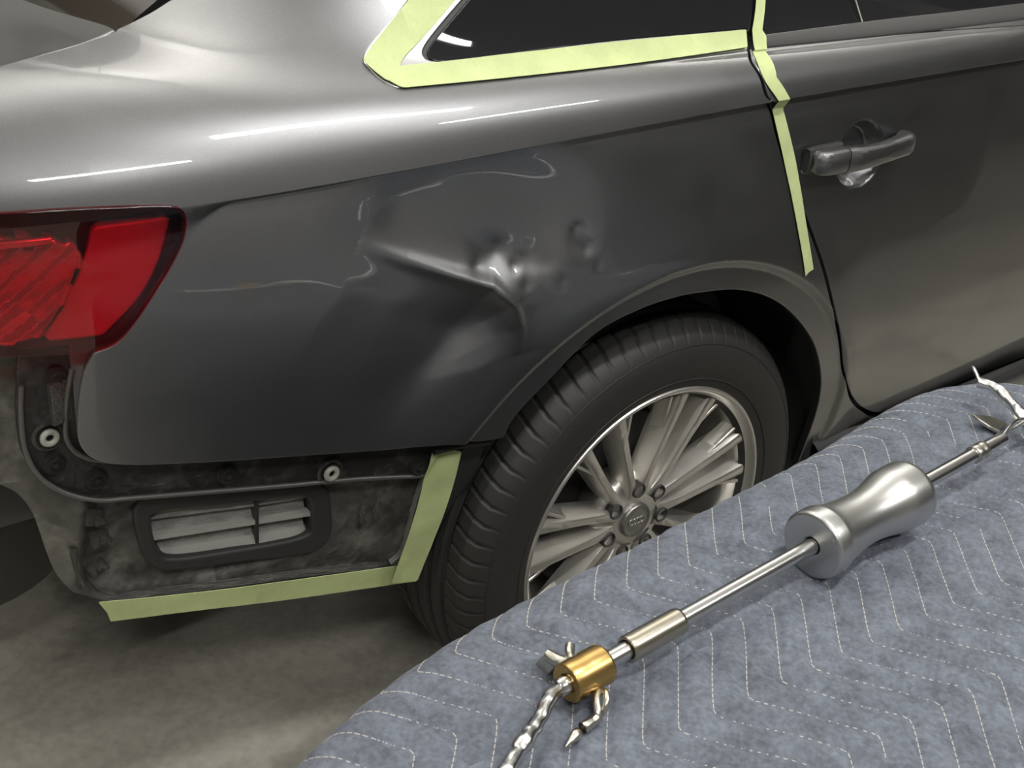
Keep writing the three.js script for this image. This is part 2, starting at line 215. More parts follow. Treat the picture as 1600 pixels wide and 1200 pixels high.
const concreteMap = tex(1024, (u, v) => {
  const a = fbm(u * 4, v * 4, 6, 256), b = fbm(u * 16 + 5, v * 16, 5, 256), c = fbm(u * 120, v * 120, 2, 256), st = sstep(0.62, 0.75, fbm(u * 7 + 3, v * 7 + 8, 5, 256));
  const t = 0.64 + 0.14 * (a - 0.5) + 0.12 * (b - 0.5) + 0.09 * (c - 0.5) - 0.09 * st; return [t, t * 0.975, t * 0.91];
}, true, 0.7);
M.concrete = std({ map: concreteMap, roughness: 0.62, bumpMap: tex(512, (u, v) => fbm(u * 30, v * 30, 5, 256), false, 2), bumpScale: 0.0012 });
M.wall = std({ color: lin(0.12, 0.117, 0.11), roughness: 0.9 });
M.wallLight = std({ color: lin(0.42, 0.415, 0.40), roughness: 0.9 });
M.ceiling = std({ color: lin(0.78, 0.77, 0.74), roughness: 0.95 });
M.beam = std({ color: lin(0.16, 0.12, 0.085), roughness: 0.8 });

// ---------- trimmed panels on a parametric surface ----------
function smooth(pts, closed = true, per = 8) {            // Catmull-Rom through the points; a third value 1 keeps a corner sharp
  const n = pts.length, out = [], g = (i) => closed ? pts[((i % n) + n) % n] : pts[Math.max(0, Math.min(n - 1, i))];
  for (let i = 0; i < (closed ? n : n - 1); i++) {
    const p1 = g(i), p2 = g(i + 1), c1 = p1[2] === 1, c2 = p2[2] === 1;
    const p0 = c1 ? [2 * p1[0] - p2[0], 2 * p1[1] - p2[1]] : g(i - 1), p3 = c2 ? [2 * p2[0] - p1[0], 2 * p2[1] - p1[1]] : g(i + 2);
    if (c1 && c2) { out.push([p1[0], p1[1]]); continue; }
    const d = (a, b) => Math.max(1e-6, Math.sqrt(Math.hypot(a[0] - b[0], a[1] - b[1])));
    const t0 = 0, t1 = d(p0, p1), t2 = t1 + d(p1, p2), t3 = t2 + d(p2, p3);
    for (let s = 0; s < per; s++) {
      const t = t1 + (t2 - t1) * s / per, q = [0, 0];
      for (let k = 0; k < 2; k++) {
        const a1 = (t1 - t) / (t1 - t0) * p0[k] + (t - t0) / (t1 - t0) * p1[k], a2 = (t2 - t) / (t2 - t1) * p1[k] + (t - t1) / (t2 - t1) * p2[k], a3 = (t3 - t) / (t3 - t2) * p2[k] + (t - t2) / (t3 - t2) * p3[k];
        const b1 = (t2 - t) / (t2 - t0) * a1 + (t - t0) / (t2 - t0) * a2, b2 = (t3 - t) / (t3 - t1) * a2 + (t - t1) / (t3 - t1) * a3;
        q[k] = (t2 - t) / (t2 - t1) * b1 + (t - t1) / (t2 - t1) * b2;
      }
      out.push(q);
    }
  }
  return out;
}
function sdfOf(polys) {                                   // signed distance, positive inside the first outline and outside the further ones
  const segs = polys.map((P) => P.map((p, i) => { const q = P[(i + 1) % P.length]; return [p[0], p[1], q[0] - p[0], q[1] - p[1], Math.max(1e-12, (q[0] - p[0]) ** 2 + (q[1] - p[1]) ** 2), q[1]]; }));
  return (x, y) => {
    let res = 1e9;
    for (let k = 0; k < segs.length; k++) {
      let d2 = 1e18, inside = false;
      for (const s of segs[k]) {
        const px = x - s[0], py = y - s[1]; let t = (px * s[2] + py * s[3]) / s[4]; t = t < 0 ? 0 : t > 1 ? 1 : t;
        const ex = px - t * s[2], ey = py - t * s[3], e = ex * ex + ey * ey; if (e < d2) d2 = e;
        if ((s[1] > y) !== (s[5] > y) && x < s[0] + s[2] * (y - s[1]) / s[3]) inside = !inside;
      }
      const d = Math.sqrt(d2) * (inside ? 1 : -1); res = Math.min(res, k ? -d : d);
    }
    return res;
  };
}
function panel(surf, polys, { step = 0.004, rows = null, radius = 0.002, depth = 0.012, flip = false, lower = -0.0 } = {}) {
  const sd = sdfOf(polys), P = polys[0]; let a0 = 1e9, a1 = -1e9, b0 = 1e9, b1 = -1e9;
  for (const p of P) { a0 = Math.min(a0, p[0]); a1 = Math.max(a1, p[0]); b0 = Math.min(b0, p[1]); b1 = Math.max(b1, p[1]); }
  const A = []; for (let a = a0 - step; a < a1 + 2 * step; a += step) A.push(a);
  const B = rows ? rows.filter((b) => b > b0 - 0.02 && b < b1 + 0.02) : []; if (!rows) for (let b = b0 - step; b < b1 + 2 * step; b += step) B.push(b);
  const na = A.length, nb = B.length, D = new Float32Array(na * nb);
  for (let i = 0; i < na; i++) for (let j = 0; j < nb; j++) D[i * nb + j] = sd(A[i], B[j]);
  const pos = [], nor = [], uv = [], idx = [], dom = [];
  const e = 3e-4;
  const add = (a, b) => {
    const p = surf(a, b), p1 = surf(a + e, b), p0 = surf(a - e, b), q1 = surf(a, b + e), q0 = surf(a, b - e);
    const ux = p1[0] - p0[0], uy = p1[1] - p0[1], uz = p1[2] - p0[2], vx = q1[0] - q0[0], vy = q1[1] - q0[1], vz = q1[2] - q0[2];
    let nx = uy * vz - uz * vy, ny = uz * vx - ux * vz, nz = ux * vy - uy * vx; const l = (flip ? -1 : 1) * Math.hypot(nx, ny, nz) || 1;
    pos.push(...p); nor.push(nx / l, ny / l, nz / l); uv.push(a, b); dom.push([a, b]); return pos.length / 3 - 1;
  };
  const vid = new Int32Array(na * nb).fill(-1), cut = new Map(), rim = [];
  const V = (k) => { if (vid[k] < 0) vid[k] = add(A[Math.floor(k / nb)], B[k % nb]); return vid[k]; };
  const X = (k, m) => { const key = k < m ? k * 4e6 + m : m * 4e6 + k; if (cut.has(key)) return cut.get(key); const t = D[k] / (D[k] - D[m]); const ka = A[Math.floor(k / nb)], kb = B[k % nb], ma = A[Math.floor(m / nb)], mb = B[m % nb]; const id = add(ka + (ma - ka) * t, kb + (mb - kb) * t); cut.set(key, id); return id; };
  const tri = (k, l, m) => {
    const c = [k, l, m], out = [], isCut = [];
    for (let i = 0; i < 3; i++) {
      const p = c[i], q = c[(i + 1) % 3], ip = D[p] > 0, iq = D[q] > 0;
      if (ip) { out.push(V(p)); isCut.push(0); }
      if (ip !== iq) { out.push(X(p, q)); isCut.push(1); }
    }
    for (let i = 1; i + 1 < out.length; i++) flip ? idx.push(out[0], out[i + 1], out[i]) : idx.push(out[0], out[i], out[i + 1]);
    for (let i = 0; i < out.length; i++) { const j = (i + 1) % out.length; if (isCut[i] && isCut[j] && out.length > 2) rim.push([out[i], out[j]]); }
  };
  for (let i = 0; i < na - 1; i++) for (let j = 0; j < nb - 1; j++) {
    const k = i * nb + j, l = k + nb, m = l + 1, n = k + 1;
    if (D[k] <= 0 && D[l] <= 0 && D[m] <= 0 && D[n] <= 0) continue;
    if ((i + j) & 1) { tri(k, l, m); tri(k, m, n); } else { tri(k, l, n); tri(l, m, n); }
  }
  const ring = new Map();
  const rings = (id) => {
    if (ring.has(id)) return ring.get(id);
    const [a, b] = dom[id], h = 6e-4; let ga = sd(a - h, b) - sd(a + h, b), gb = sd(a, b - h) - sd(a, b + h); const gl = Math.hypot(ga, gb) || 1; ga /= gl; gb /= gl;
    const p0 = surf(a, b), p1 = surf(a + ga * h, b + gb * h); const o = new THREE.Vector3(p1[0] - p0[0], p1[1] - p0[1], p1[2] - p0[2]).normalize(), n = new THREE.Vector3(nor[id * 3], nor[id * 3 + 1], nor[id * 3 + 2]), c = new THREE.Vector3(...p0), r = [id];
    for (const [oo, dd, no, nn] of [[0.7, 0.3, 0.7, 0.7], [1, 1, 1, 0.05], [1, depth / radius, 1, 0]]) {
      const p = c.clone().addScaledVector(o, oo * radius).addScaledVector(n, -dd * radius), q = o.clone().multiplyScalar(no).addScaledVector(n, nn).normalize();
      pos.push(p.x, p.y, p.z); nor.push(q.x, q.y, q.z); uv.push(a, b); r.push(pos.length / 3 - 1);
    }
    ring.set(id, r); return r;
  };
  for (const [p, q] of rim) { const r = rings(p), s = rings(q); for (let k = 0; k < 3; k++) flip ? idx.push(r[k], s[k], r[k + 1], s[k], s[k + 1], r[k + 1]) : idx.push(r[k], r[k + 1], s[k], s[k], r[k + 1], s[k + 1]); }
  const g = new THREE.BufferGeometry(); g.setAttribute('position', new THREE.Float32BufferAttribute(pos, 3)); g.setAttribute('normal', new THREE.Float32BufferAttribute(nor, 3)); g.setAttribute('uv', new THREE.Float32BufferAttribute(uv, 2)); g.setIndex(idx); return g;
}
const vRows = (st) => { const r = []; for (let v = -0.95; v < -0.0095; v += st) r.push(v); for (const v of [-0.0085, -0.007, -0.0055, -0.004, -0.0025, -0.0012, -0.0004, 0, 0.0006, 0.002]) r.push(v); for (let v = 0.004; v < 0.3; v += st * 1.15) r.push(v); return r; };
const onBody = (off) => (x, v) => S(x, v, off);
function lathe(profile, seg = 48) { return new THREE.LatheGeometry(profile.map((p) => new THREE.Vector2(p[0], p[1])), seg); }
function tube(pts, r, seg = 40, rad = 10, closed = false) { return new THREE.TubeGeometry(new THREE.CatmullRomCurve3(pts.map((p) => new THREE.Vector3(...p)), closed), seg, r, rad, closed); }
function at(g, x, y, z) { g.translate(x, y, z); return g; }
// ---------- room ----------
function room(name, w, h, d, x, y, z, mat, label) { const g = new THREE.BoxGeometry(w, h, d); const uvA = g.attributes.uv, p = g.attributes.position, n = g.attributes.normal; for (let i = 0; i < uvA.count; i++) { const ax = Math.abs(n.getX(i)), ay = Math.abs(n.getY(i)); uvA.setXY(i, ax > 0.5 ? p.getZ(i) : p.getX(i), ay > 0.5 ? p.getZ(i) : p.getY(i)); } const m = single(name, g, mat, label, name.split('_')[0], { kind: 'structure' }); m.position.set(x, y, z); return m; }
room('floor', 14, 0.2, 14, 0, -0.1, -1, M.concrete, 'worn grey-brown concrete workshop floor');
room('wall_front', 14, 3.8, 0.2, 0, 1.9, 5.1, M.wallLight, 'grey workshop wall behind the photographer');
room('wall_back', 14, 3.8, 0.2, 0, 1.9, -7.1, M.wallLight, 'grey workshop wall beyond the car');
room('wall_left', 0.2, 3.8, 12, -6.1, 1.9, -1, M.wall, 'grey workshop wall behind the boot');
room('wall_right', 0.2, 3.8, 12, 6.1, 1.9, -1, M.wall, 'grey workshop wall ahead of the car');
const ceil = room('ceiling', 14, 0.2, 14, 0, 3.7, -1, M.ceiling, 'white painted workshop ceiling with shallow joists');
for (let k = 0; k < 5; k++) { const b = part(ceil, 'joist', new THREE.BoxGeometry(0.1, 0.2, 12), M.ceiling); b.position.set(-4.8 + k * 2.4, -0.21, 0); }

for (let k = 0; k < 22; k++) { const b = part(ceil, 'batten', new THREE.BoxGeometry(0.15 + 0.06 * rnd(), 0.05, 3.8), M.beam, 'brown timber batten'); b.position.set(-4.4 + k * 0.42 + 0.1 * rnd(), -0.125, -4.0); }

// ---------- fluorescent fixtures ----------
{
  const glow = std({ color: lin(0.9, 0.9, 0.9), emissive: lin(1, 0.985, 0.95), emissiveIntensity: LAMP_GLOW, roughness: 0.5 });
  const shell = std({ color: lin(0.6, 0.6, 0.58), roughness: 0.5 });
  LAMPS.forEach(([x, z], i) => {
    const g = thing('ceiling_light', ['twin-tube fluorescent ceiling light far behind the car boot', 'twin-tube fluorescent ceiling light right above the rear wheel side', 'twin-tube fluorescent ceiling light behind the blanket table', 'twin-tube fluorescent ceiling light over the tool cabinet'][i], 'light', { group: 'fluorescent ceiling lights' });
    g.position.set(x, LAMP_Y, z);
    part(g, 'housing', at(new RoundedBoxGeometry(1.3, 0.05, 0.2, 2, 0.012), 0, 0.045, 0), shell);
    for (const s of [-1, 1]) {
      const t = new THREE.CylinderGeometry(0.014, 0.014, 1.2, 16); t.rotateZ(Math.PI / 2); part(g, 'tube_lamp', at(t, 0, 0, s * 0.05), glow);
      const r = new THREE.CylinderGeometry(0.003, 0.003, 0.44, 8); part(g, 'hanger', at(r, s * 0.5, 0.29, 0), shell);
    }
    const L = new THREE.RectAreaLight(lin(1, 0.985, 0.95), LAMP_POWER, 1.2, 0.13); L.position.set(x, LAMP_Y - 0.02, z); L.lookAt(x, 0, z); L.castShadow = true; scene.add(L);
  });
}

TROUGHS.forEach(([x, z], i) => { // trough uplighters that wash the white ceiling beyond the car
  const g = thing('uplighter', ['trough uplighter over the rear of the far bay', 'trough uplighter in the middle of the far bay', 'trough uplighter over the front of the far bay'][i], 'light', { group: 'trough uplighters' }); g.position.set(x, TROUGH_Y, z);
  const s = new THREE.Shape([[-0.13, 0.05], [-0.11, -0.03], [0.11, -0.03], [0.13, 0.05], [0.12, 0.05], [0.1, -0.02], [-0.1, -0.02], [-0.12, 0.05]].map((p) => new THREE.Vector2(...p))); const e = new THREE.ExtrudeGeometry(s, { depth: 1.4, bevelEnabled: false }); e.translate(0, 0, -0.7); e.rotateY(Math.PI / 2);
  part(g, 'trough', e, std({ color: lin(0.75, 0.75, 0.73), roughness: 0.6 }));
  const t = new THREE.CylinderGeometry(0.014, 0.014, 1.3, 16); t.rotateZ(Math.PI / 2); part(g, 'tube_lamp', t, std({ color: lin(0.9, 0.9, 0.9), emissive: lin(1, 0.985, 0.95), emissiveIntensity: LAMP_GLOW, roughness: 0.5 }));
  for (const d of [-1, 1]) part(g, 'hanger', at(new THREE.CylinderGeometry(0.003, 0.003, 1.12, 8), d * 0.6, 0.57, 0.1), std({ color: lin(0.5, 0.5, 0.5), roughness: 0.5 }));
  const L = new THREE.RectAreaLight(lin(1, 0.985, 0.95), TROUGH_POWER, 1.3, 0.16); L.position.set(x, TROUGH_Y + 0.03, z); L.lookAt(x, 9, z); L.castShadow = true; scene.add(L);
});

// ---------- car ----------
const car = thing('car', 'dark grey metallic sedan with a dented rear quarter and its rear bumper removed', 'car');
const ROWS = vRows(0.003);
const closeV = 0.295;
const quarterPoly = smooth(OUT.quarter).map((p) => [Math.min(p[0], 1.28), Math.min(p[1], closeV)]);
part(car, 'quarter_panel', panel(onBody(0), [quarterPoly], { step: 0.003, rows: ROWS, depth: 0.014 }), M.paint, 'dented grey rear quarter panel with wheel arch and rear pillar');
const clampX = (P) => P.map((p) => [Math.min(p[0], 1.28), p[1]]);
const door = part(car, 'rear_door', panel(onBody(0), [clampX(smooth(OUT.door))], { step: 0.003, rows: ROWS, depth: 0.014 }), M.paint, 'grey rear door skin');
{ // dark inner shell behind the gaps
  const P = [[-0.95, -0.14], [-0.80, -0.14], [-0.80, -0.262], [-0.72, -0.272], [-0.35, -0.345], [-0.27, -0.31], [-0.17, -0.245], [-0.03, -0.225], [0.10, -0.245], [0.21, -0.30], [0.30, -0.38], [0.36, -0.47], [0.40, -0.56], [0.42, -0.70], [0.44, -0.78], [1.28, -0.78], [1.28, 0.285], [-0.95, 0.285]];
  part(car, 'inner_shell', panel((x, v) => { const p = S(x, v < 0 ? Math.min(v, -0.012) * 1 + 0 : v); p[1] -= v > 0.02 ? 0.022 * sstep(0.02, 0.15, v) : 0; p[2] -= 0.03 + 0.022 * sstep(0.12, 0.05, Math.abs(v)); const hx = (x - HANDLE.x) / 0.07, hy = (p[1] - HANDLE.y) / 0.065; if (hx * hx + hy * hy < 1) p[2] -= 0.03; return p; }, [P], { step: 0.014, depth: 0.004 }), M.primer);
}
// sill
{
  const prof = [[0.385, -0.030], [0.372, -0.012], [0.345, -0.008], [0.315, -0.016], [0.29, -0.035], [0.27, -0.07], [0.26, -0.14]];
  const pos = [], idx = [], n = 60, x0 = 0.40, x1 = 1.28;
  const py = spline(prof.map((p, i) => i), prof.map((p) => p[0])), pz = spline(prof.map((p, i) => i), prof.map((p) => p[1]));
  for (let i = 0; i <= n; i++) for (let j = 0; j <= 36; j++) { const x = x0 + (x1 - x0) * i / n, t = j / 6, cy = creaseY(x) - 1.0; pos.push(x, py(t) + cy - 0.02, pz(t) - 0.012 * (1 - sstep(0.4, 0.6, x))); }
  for (let i = 0; i < n; i++) for (let j = 0; j < 36; j++) { const a = i * 37 + j, b = a + 37; idx.push(a, a + 1, b, b, a + 1, b + 1); }
  const g = new THREE.BufferGeometry(); g.setAttribute('position', new THREE.Float32BufferAttribute(pos, 3)); g.setIndex(idx); g.computeVertexNormals();
  part(car, 'sill_trim', g, phys({ color: lin(0.06, 0.06, 0.063), roughness: 0.22, metalness: 0.3, clearcoat: 1, side: THREE.DoubleSide }), 'glossy dark sill trim');
}
// windows
part(car, 'window_trim', panel(onBody(0.001), [smooth(OUT.window_trim)], { radius: 0.003, depth: 0.012 }), M.chrome, 'bright metal frame of the rear quarter window');
part(car, 'window_seal', panel(onBody(-0.003), [smooth(OUT.window_seal)], { radius: 0.003, depth: 0.012 }), M.blackPlastic);
part(car, 'quarter_window', panel(onBody(0.001), [smooth(OUT.quarter_glass)], { radius: 0.002, depth: 0.006 }), M.glass, 'dark tinted quarter glass');
part(car, 'door_trim', panel((x, v) => { const p = S(x, v, 0); const t = (v - 0.148) / 0.016; p[2] += 0.005 * Math.max(0, 1 - t * t); return p; }, [clampX(smooth(OUT.door_trim))], { step: 0.004, radius: 0.002, depth: 0.012 }), M.darkTrim, 'grey satin belt moulding of the rear door');
part(car, 'door_window', panel(onBody(-0.004), [clampX(smooth(OUT.door_glass)).map((p) => [p[0], Math.min(p[1], 0.29)])], { radius: 0.002, depth: 0.006 }), M.glass, 'dark tinted rear door glass');
{ const v0 = S(0.331, 0.158), v1 = S(0.30, 0.285); part(car, 'window_divider', tube([[v0[0], v0[1], v0[2] - 0.002], [(v0[0] + v1[0]) / 2, (v0[1] + v1[1]) / 2, (v0[2] + v1[2]) / 2 + 0.001], [v1[0], v1[1], v1[2] - 0.002]], 0.0012, 8, 6), M.white); }
// roof, boot lid, rear window
const deckY = (x, z) => 1.068 + 0.012 * sstep(-1.1, -0.65, x) - 0.02 * ((z + 0.937) / 0.7) ** 2 + 0.012;
{
  const gapPts = [];
  for (const [x, v] of smooth(OUT.quarter.slice(70, 76), false, 6)) { const p = S(x, v); gapPts.push([p[0] - 0.004, p[2] - 0.0105, p[1]]); }
  const E = gapPts.slice().sort((a, b) => a[0] - b[0]), ey = spline(E.filter((_, i) => i % 4 === 0).map((p) => p[0]), E.filter((_, i) => i % 4 === 0).map((p) => p[2]));
  const lidY = (x, z) => { const w = sstep(-0.2, -0.9, z); return (ey(Math.max(-0.9, x)) - 0.004) * (1 - w) + w * (ey(Math.max(-0.9, x)) + 0.03) - 0.05 * sstep(-0.95, -1.15, x); };
  const left = gapPts.map((p) => [p[0], p[1]]);
  const front = left[0], rear = left[left.length - 1];
  const P = [...left, [-1.08, rear[1] - 0.02], [-1.1, -0.937], [-1.08, -1.874 - rear[1] + 0.02], ...left.slice().reverse().map((p) => [p[0], -1.874 - p[1]]), [front[0] - 0.045, -1.874 - front[1] - -0.2 ], [front[0] - 0.075, -0.937], [front[0] - 0.045, front[1] - 0.2]];
  part(car, 'boot_lid', panel((x, z) => [x, lidY(x, z), z], [smooth(P)], { step: 0.012, radius: 0.003, depth: 0.02, flip: true }), M.paint, 'grey boot lid');
  // rear window rising forward from the boot
  const gp = [], gi = []; const n = 24, m = 40;
  for (let i = 0; i <= n; i++) for (let j = 0; j <= m; j++) {
    const t = i / n, s = j / m * 2 - 1, half = 0.655 - 0.06 * t; const z = -0.937 + s * half; const x = -0.70 - 0.06 * (1 - s * s) + 0.62 * t, y = 1.045 + 0.33 * Math.sin(t * 1.25) + 0.02 * (1 - s * s);
    gp.push(x, y, z);
  }
  for (let i = 0; i < n; i++) for (let j = 0; j < m; j++) { const a = i * (m + 1) + j, b = a + m + 1; gi.push(a, b, a + 1, b, b + 1, a + 1); }
  const g = new THREE.BufferGeometry(); g.setAttribute('position', new THREE.Float32BufferAttribute(gp, 3)); g.setIndex(gi); g.computeVertexNormals();
  part(car, 'rear_window', g, M.rearGlass, 'dark sloping rear window');
  // roof skin
  const rp = [], ri = [];
  for (let i = 0; i <= 20; i++) for (let j = 0; j <= 30; j++) { const x = -0.1 + 1.4 * i / 20, s = j / 30 * 2 - 1; rp.push(x, 1.30 + 0.11 * (1 - s * s * s * s) + 0.03 * Math.sin(Math.PI * (0.1 + 0.6 * i / 20)), -0.937 + s * 0.72); }
  for (let i = 0; i < 20; i++) for (let j = 0; j < 30; j++) { const a = i * 31 + j, b = a + 31; ri.push(a, a + 1, b, b, a + 1, b + 1); }
  const r = new THREE.BufferGeometry(); r.setAttribute('position', new THREE.Float32BufferAttribute(rp, 3)); r.setIndex(ri); r.computeVertexNormals();
  part(car, 'roof', r, M.paint);
}
// far side, floor pan and cabin block: keep light from leaking through the shell
{
  const far = panel(onBody(0), [[[-0.95, -0.6], [-0.4, -0.6], [-0.38, -0.36], [-0.2, -0.24], [0, -0.2], [0.2, -0.24], [0.38, -0.36], [0.42, -0.66], [1.28, -0.66], [1.28, 0.29], [-0.5, 0.29], [-0.68, 0.22], [-0.95, 0.2]]], { step: 0.02 });
  far.scale(1, 1, -1); far.translate(0, 0, -1.874);
  part(car, 'far_side_panel', far, M.paint);
  part(car, 'floor_pan', at(new RoundedBoxGeometry(1.0, 0.12, 1.5, 2, 0.03), 0.95, 0.30, -0.937), M.primer);
  part(car, 'boot_floor', at(new RoundedBoxGeometry(0.62, 0.10, 1.1, 2, 0.03), -0.62, 0.46, -0.937), M.primer);
  part(car, 'cabin_block', at(new RoundedBoxGeometry(1.3, 0.5, 1.4, 2, 0.05), 0.62, 0.72, -0.937), M.primer);
  part(car, 'boot_block', at(new RoundedBoxGeometry(0.85, 0.42, 1.3, 2, 0.05), -0.47, 0.74, -0.937), M.primer);
  part(car, 'rear_panel', at(new RoundedBoxGeometry(0.05, 0.4, 1.3, 2, 0.02), -1.0, 0.72, -0.937), M.grime);
  const mf = new THREE.CylinderGeometry(0.095, 0.095, 0.42, 32); mf.rotateX(Math.PI / 2); mf.scale(1.25, 0.8, 1); part(car, 'silencer', at(mf, -0.86, 0.36, -0.62), std({ color: lin(0.06, 0.058, 0.05), metalness: 0.5, roughness: 0.6 }), 'dull exhaust silencer under the boot floor');
}
// door handle
{
  const h = subgroup(car, 'door_handle');
  const loft = (st, nseg) => {                           // stations [x, y, z, half height, half depth]
    const pos = [], idx = [], k = 24; const f = [0, 1, 2, 3, 4].map((c) => spline(st.map((_, i) => i), st.map((s) => s[c])));
    for (let i = 0; i <= nseg; i++) { const t = (st.length - 1) * i / nseg; for (let j = 0; j < k; j++) { const a = j / k * Math.PI * 2, c = Math.cos(a), s = Math.sin(a), e = 0.55; pos.push(f[0](t), f[1](t) + f[3](t) * Math.sign(s) * Math.abs(s) ** e, f[2](t) + f[4](t) * Math.sign(c) * Math.abs(c) ** e); } }
    for (let i = 0; i < nseg; i++) for (let j = 0; j < k; j++) { const a = i * k + j, b = i * k + (j + 1) % k, c = a + k, d = b + k; idx.push(a, b, c, b, d, c); }
    for (const [o, fl] of [[0, 0], [nseg * k, 1]]) for (let j = 1; j + 1 < k; j++) fl ? idx.push(o, o + j, o + j + 1) : idx.push(o, o + j + 1, o + j);
    const g = new THREE.BufferGeometry(); g.setAttribute('position', new THREE.Float32BufferAttribute(pos, 3)); g.setIndex(idx); const q = toCreasedNormals(g, 0.6); return q;
  };
  part(h, 'grip', loft([[0.2265, 0.904, 0.022, 0.0178, 0.014], [0.248, 0.904, 0.027, 0.0172, 0.0135], [0.28, 0.905, 0.0305, 0.0158, 0.011], [0.315, 0.907, 0.0305, 0.0152, 0.0105], [0.347, 0.909, 0.027, 0.0155, 0.013], [0.369, 0.910, 0.02, 0.0155, 0.017], [0.384, 0.910, 0.012, 0.013, 0.012], [0.390, 0.910, 0.009, 0.008, 0.006]], 42), M.paint);
  part(h, 'lock_cover', loft([[0.1735, 0.903, 0.014, 0.012, 0.006], [0.178, 0.903, 0.015, 0.0155, 0.012], [0.19, 0.903, 0.017, 0.0176, 0.0155], [0.21, 0.9035, 0.020, 0.018, 0.0152], [0.2245, 0.904, 0.0215, 0.0178, 0.0145]], 24), M.paint);
  part(h, 'end_gasket', loft([[0.1695, 0.903, 0.006, 0.016, 0.006], [0.176, 0.903, 0.006, 0.0195, 0.006], [0.225, 0.904, 0.008, 0.0205, 0.007], [0.230, 0.904, 0.008, 0.0195, 0.007]], 14), M.blackPlastic);
}
// tail lamp
{
  const t = subgroup(car, 'tail_lamp');
  part(t, 'lens', panel(onBody(0.003), [smooth(OUT.lamp)], { step: 0.004, rows: ROWS, radius: 0.004, depth: 0.05 }), M.lens, 'glossy red lens');
  part(t, 'lamp_housing', panel((x, v) => S(x, v, -0.034), [smooth(OUT.lamp)], { step: 0.006, radius: 0.003, depth: 0.01 }), std({ color: lin(0.03, 0.02, 0.02), roughness: 0.6, side: THREE.DoubleSide }));
  const prism = tex(256, (u, v) => 0.5 + 0.5 * Math.sin(u * 64 * 6.283) * Math.sin(v * 64 * 6.283), false, 5.2);
  part(t, 'reflector', panel(onBody(-0.02), [smooth(OUT.lamp_reflector)], { step: 0.004, radius: 0.004, depth: 0.012 }), phys({ color: lin(0.62, 0.42, 0.45), metalness: 0.3, roughness: 0.35, bumpMap: prism, bumpScale: 0.0006, side: THREE.DoubleSide }), 'prismatic red side reflector');
  part(t, 'light_guide', panel((x, v) => { const p = S(x, v, -0.02); const d = (v * 0.8 - x * 0.6) * 60; p[2] += 0.008 * Math.cos((v + 0.11) * 26) + 0.0035 * Math.abs((d - Math.floor(d)) * 2 - 1) + 0.006 * fbm(x * 30 + 50, v * 30 + 50, 2, 256); return p; }, [smooth(OUT.lamp_guide)], { step: 0.003, radius: 0.005, depth: 0.014 }), phys({ color: lin(0.92, 0.6, 0.64), roughness: 0.12, metalness: 0.75, clearcoat: 1, side: THREE.DoubleSide }), 'bright faceted light unit');
}
{
  const t = car.children.find((c) => c.name === 'tail_lamp');
  const bar = (dv, r) => tube(smooth([[-0.98, 0], [-0.9, 0], [-0.85, 0], [-0.806, 0]].map(([x]) => [x, dv + 0.06 * (x + 0.85) * 0.2]), false, 5).map(([x, v]) => S(x, v, -0.012)), r, 40, 10);
  part(t, 'upper_bar', bar(-0.022, 0.0045), std({ color: lin(0.9, 0.7, 0.72), metalness: 0.9, roughness: 0.15 }));
}
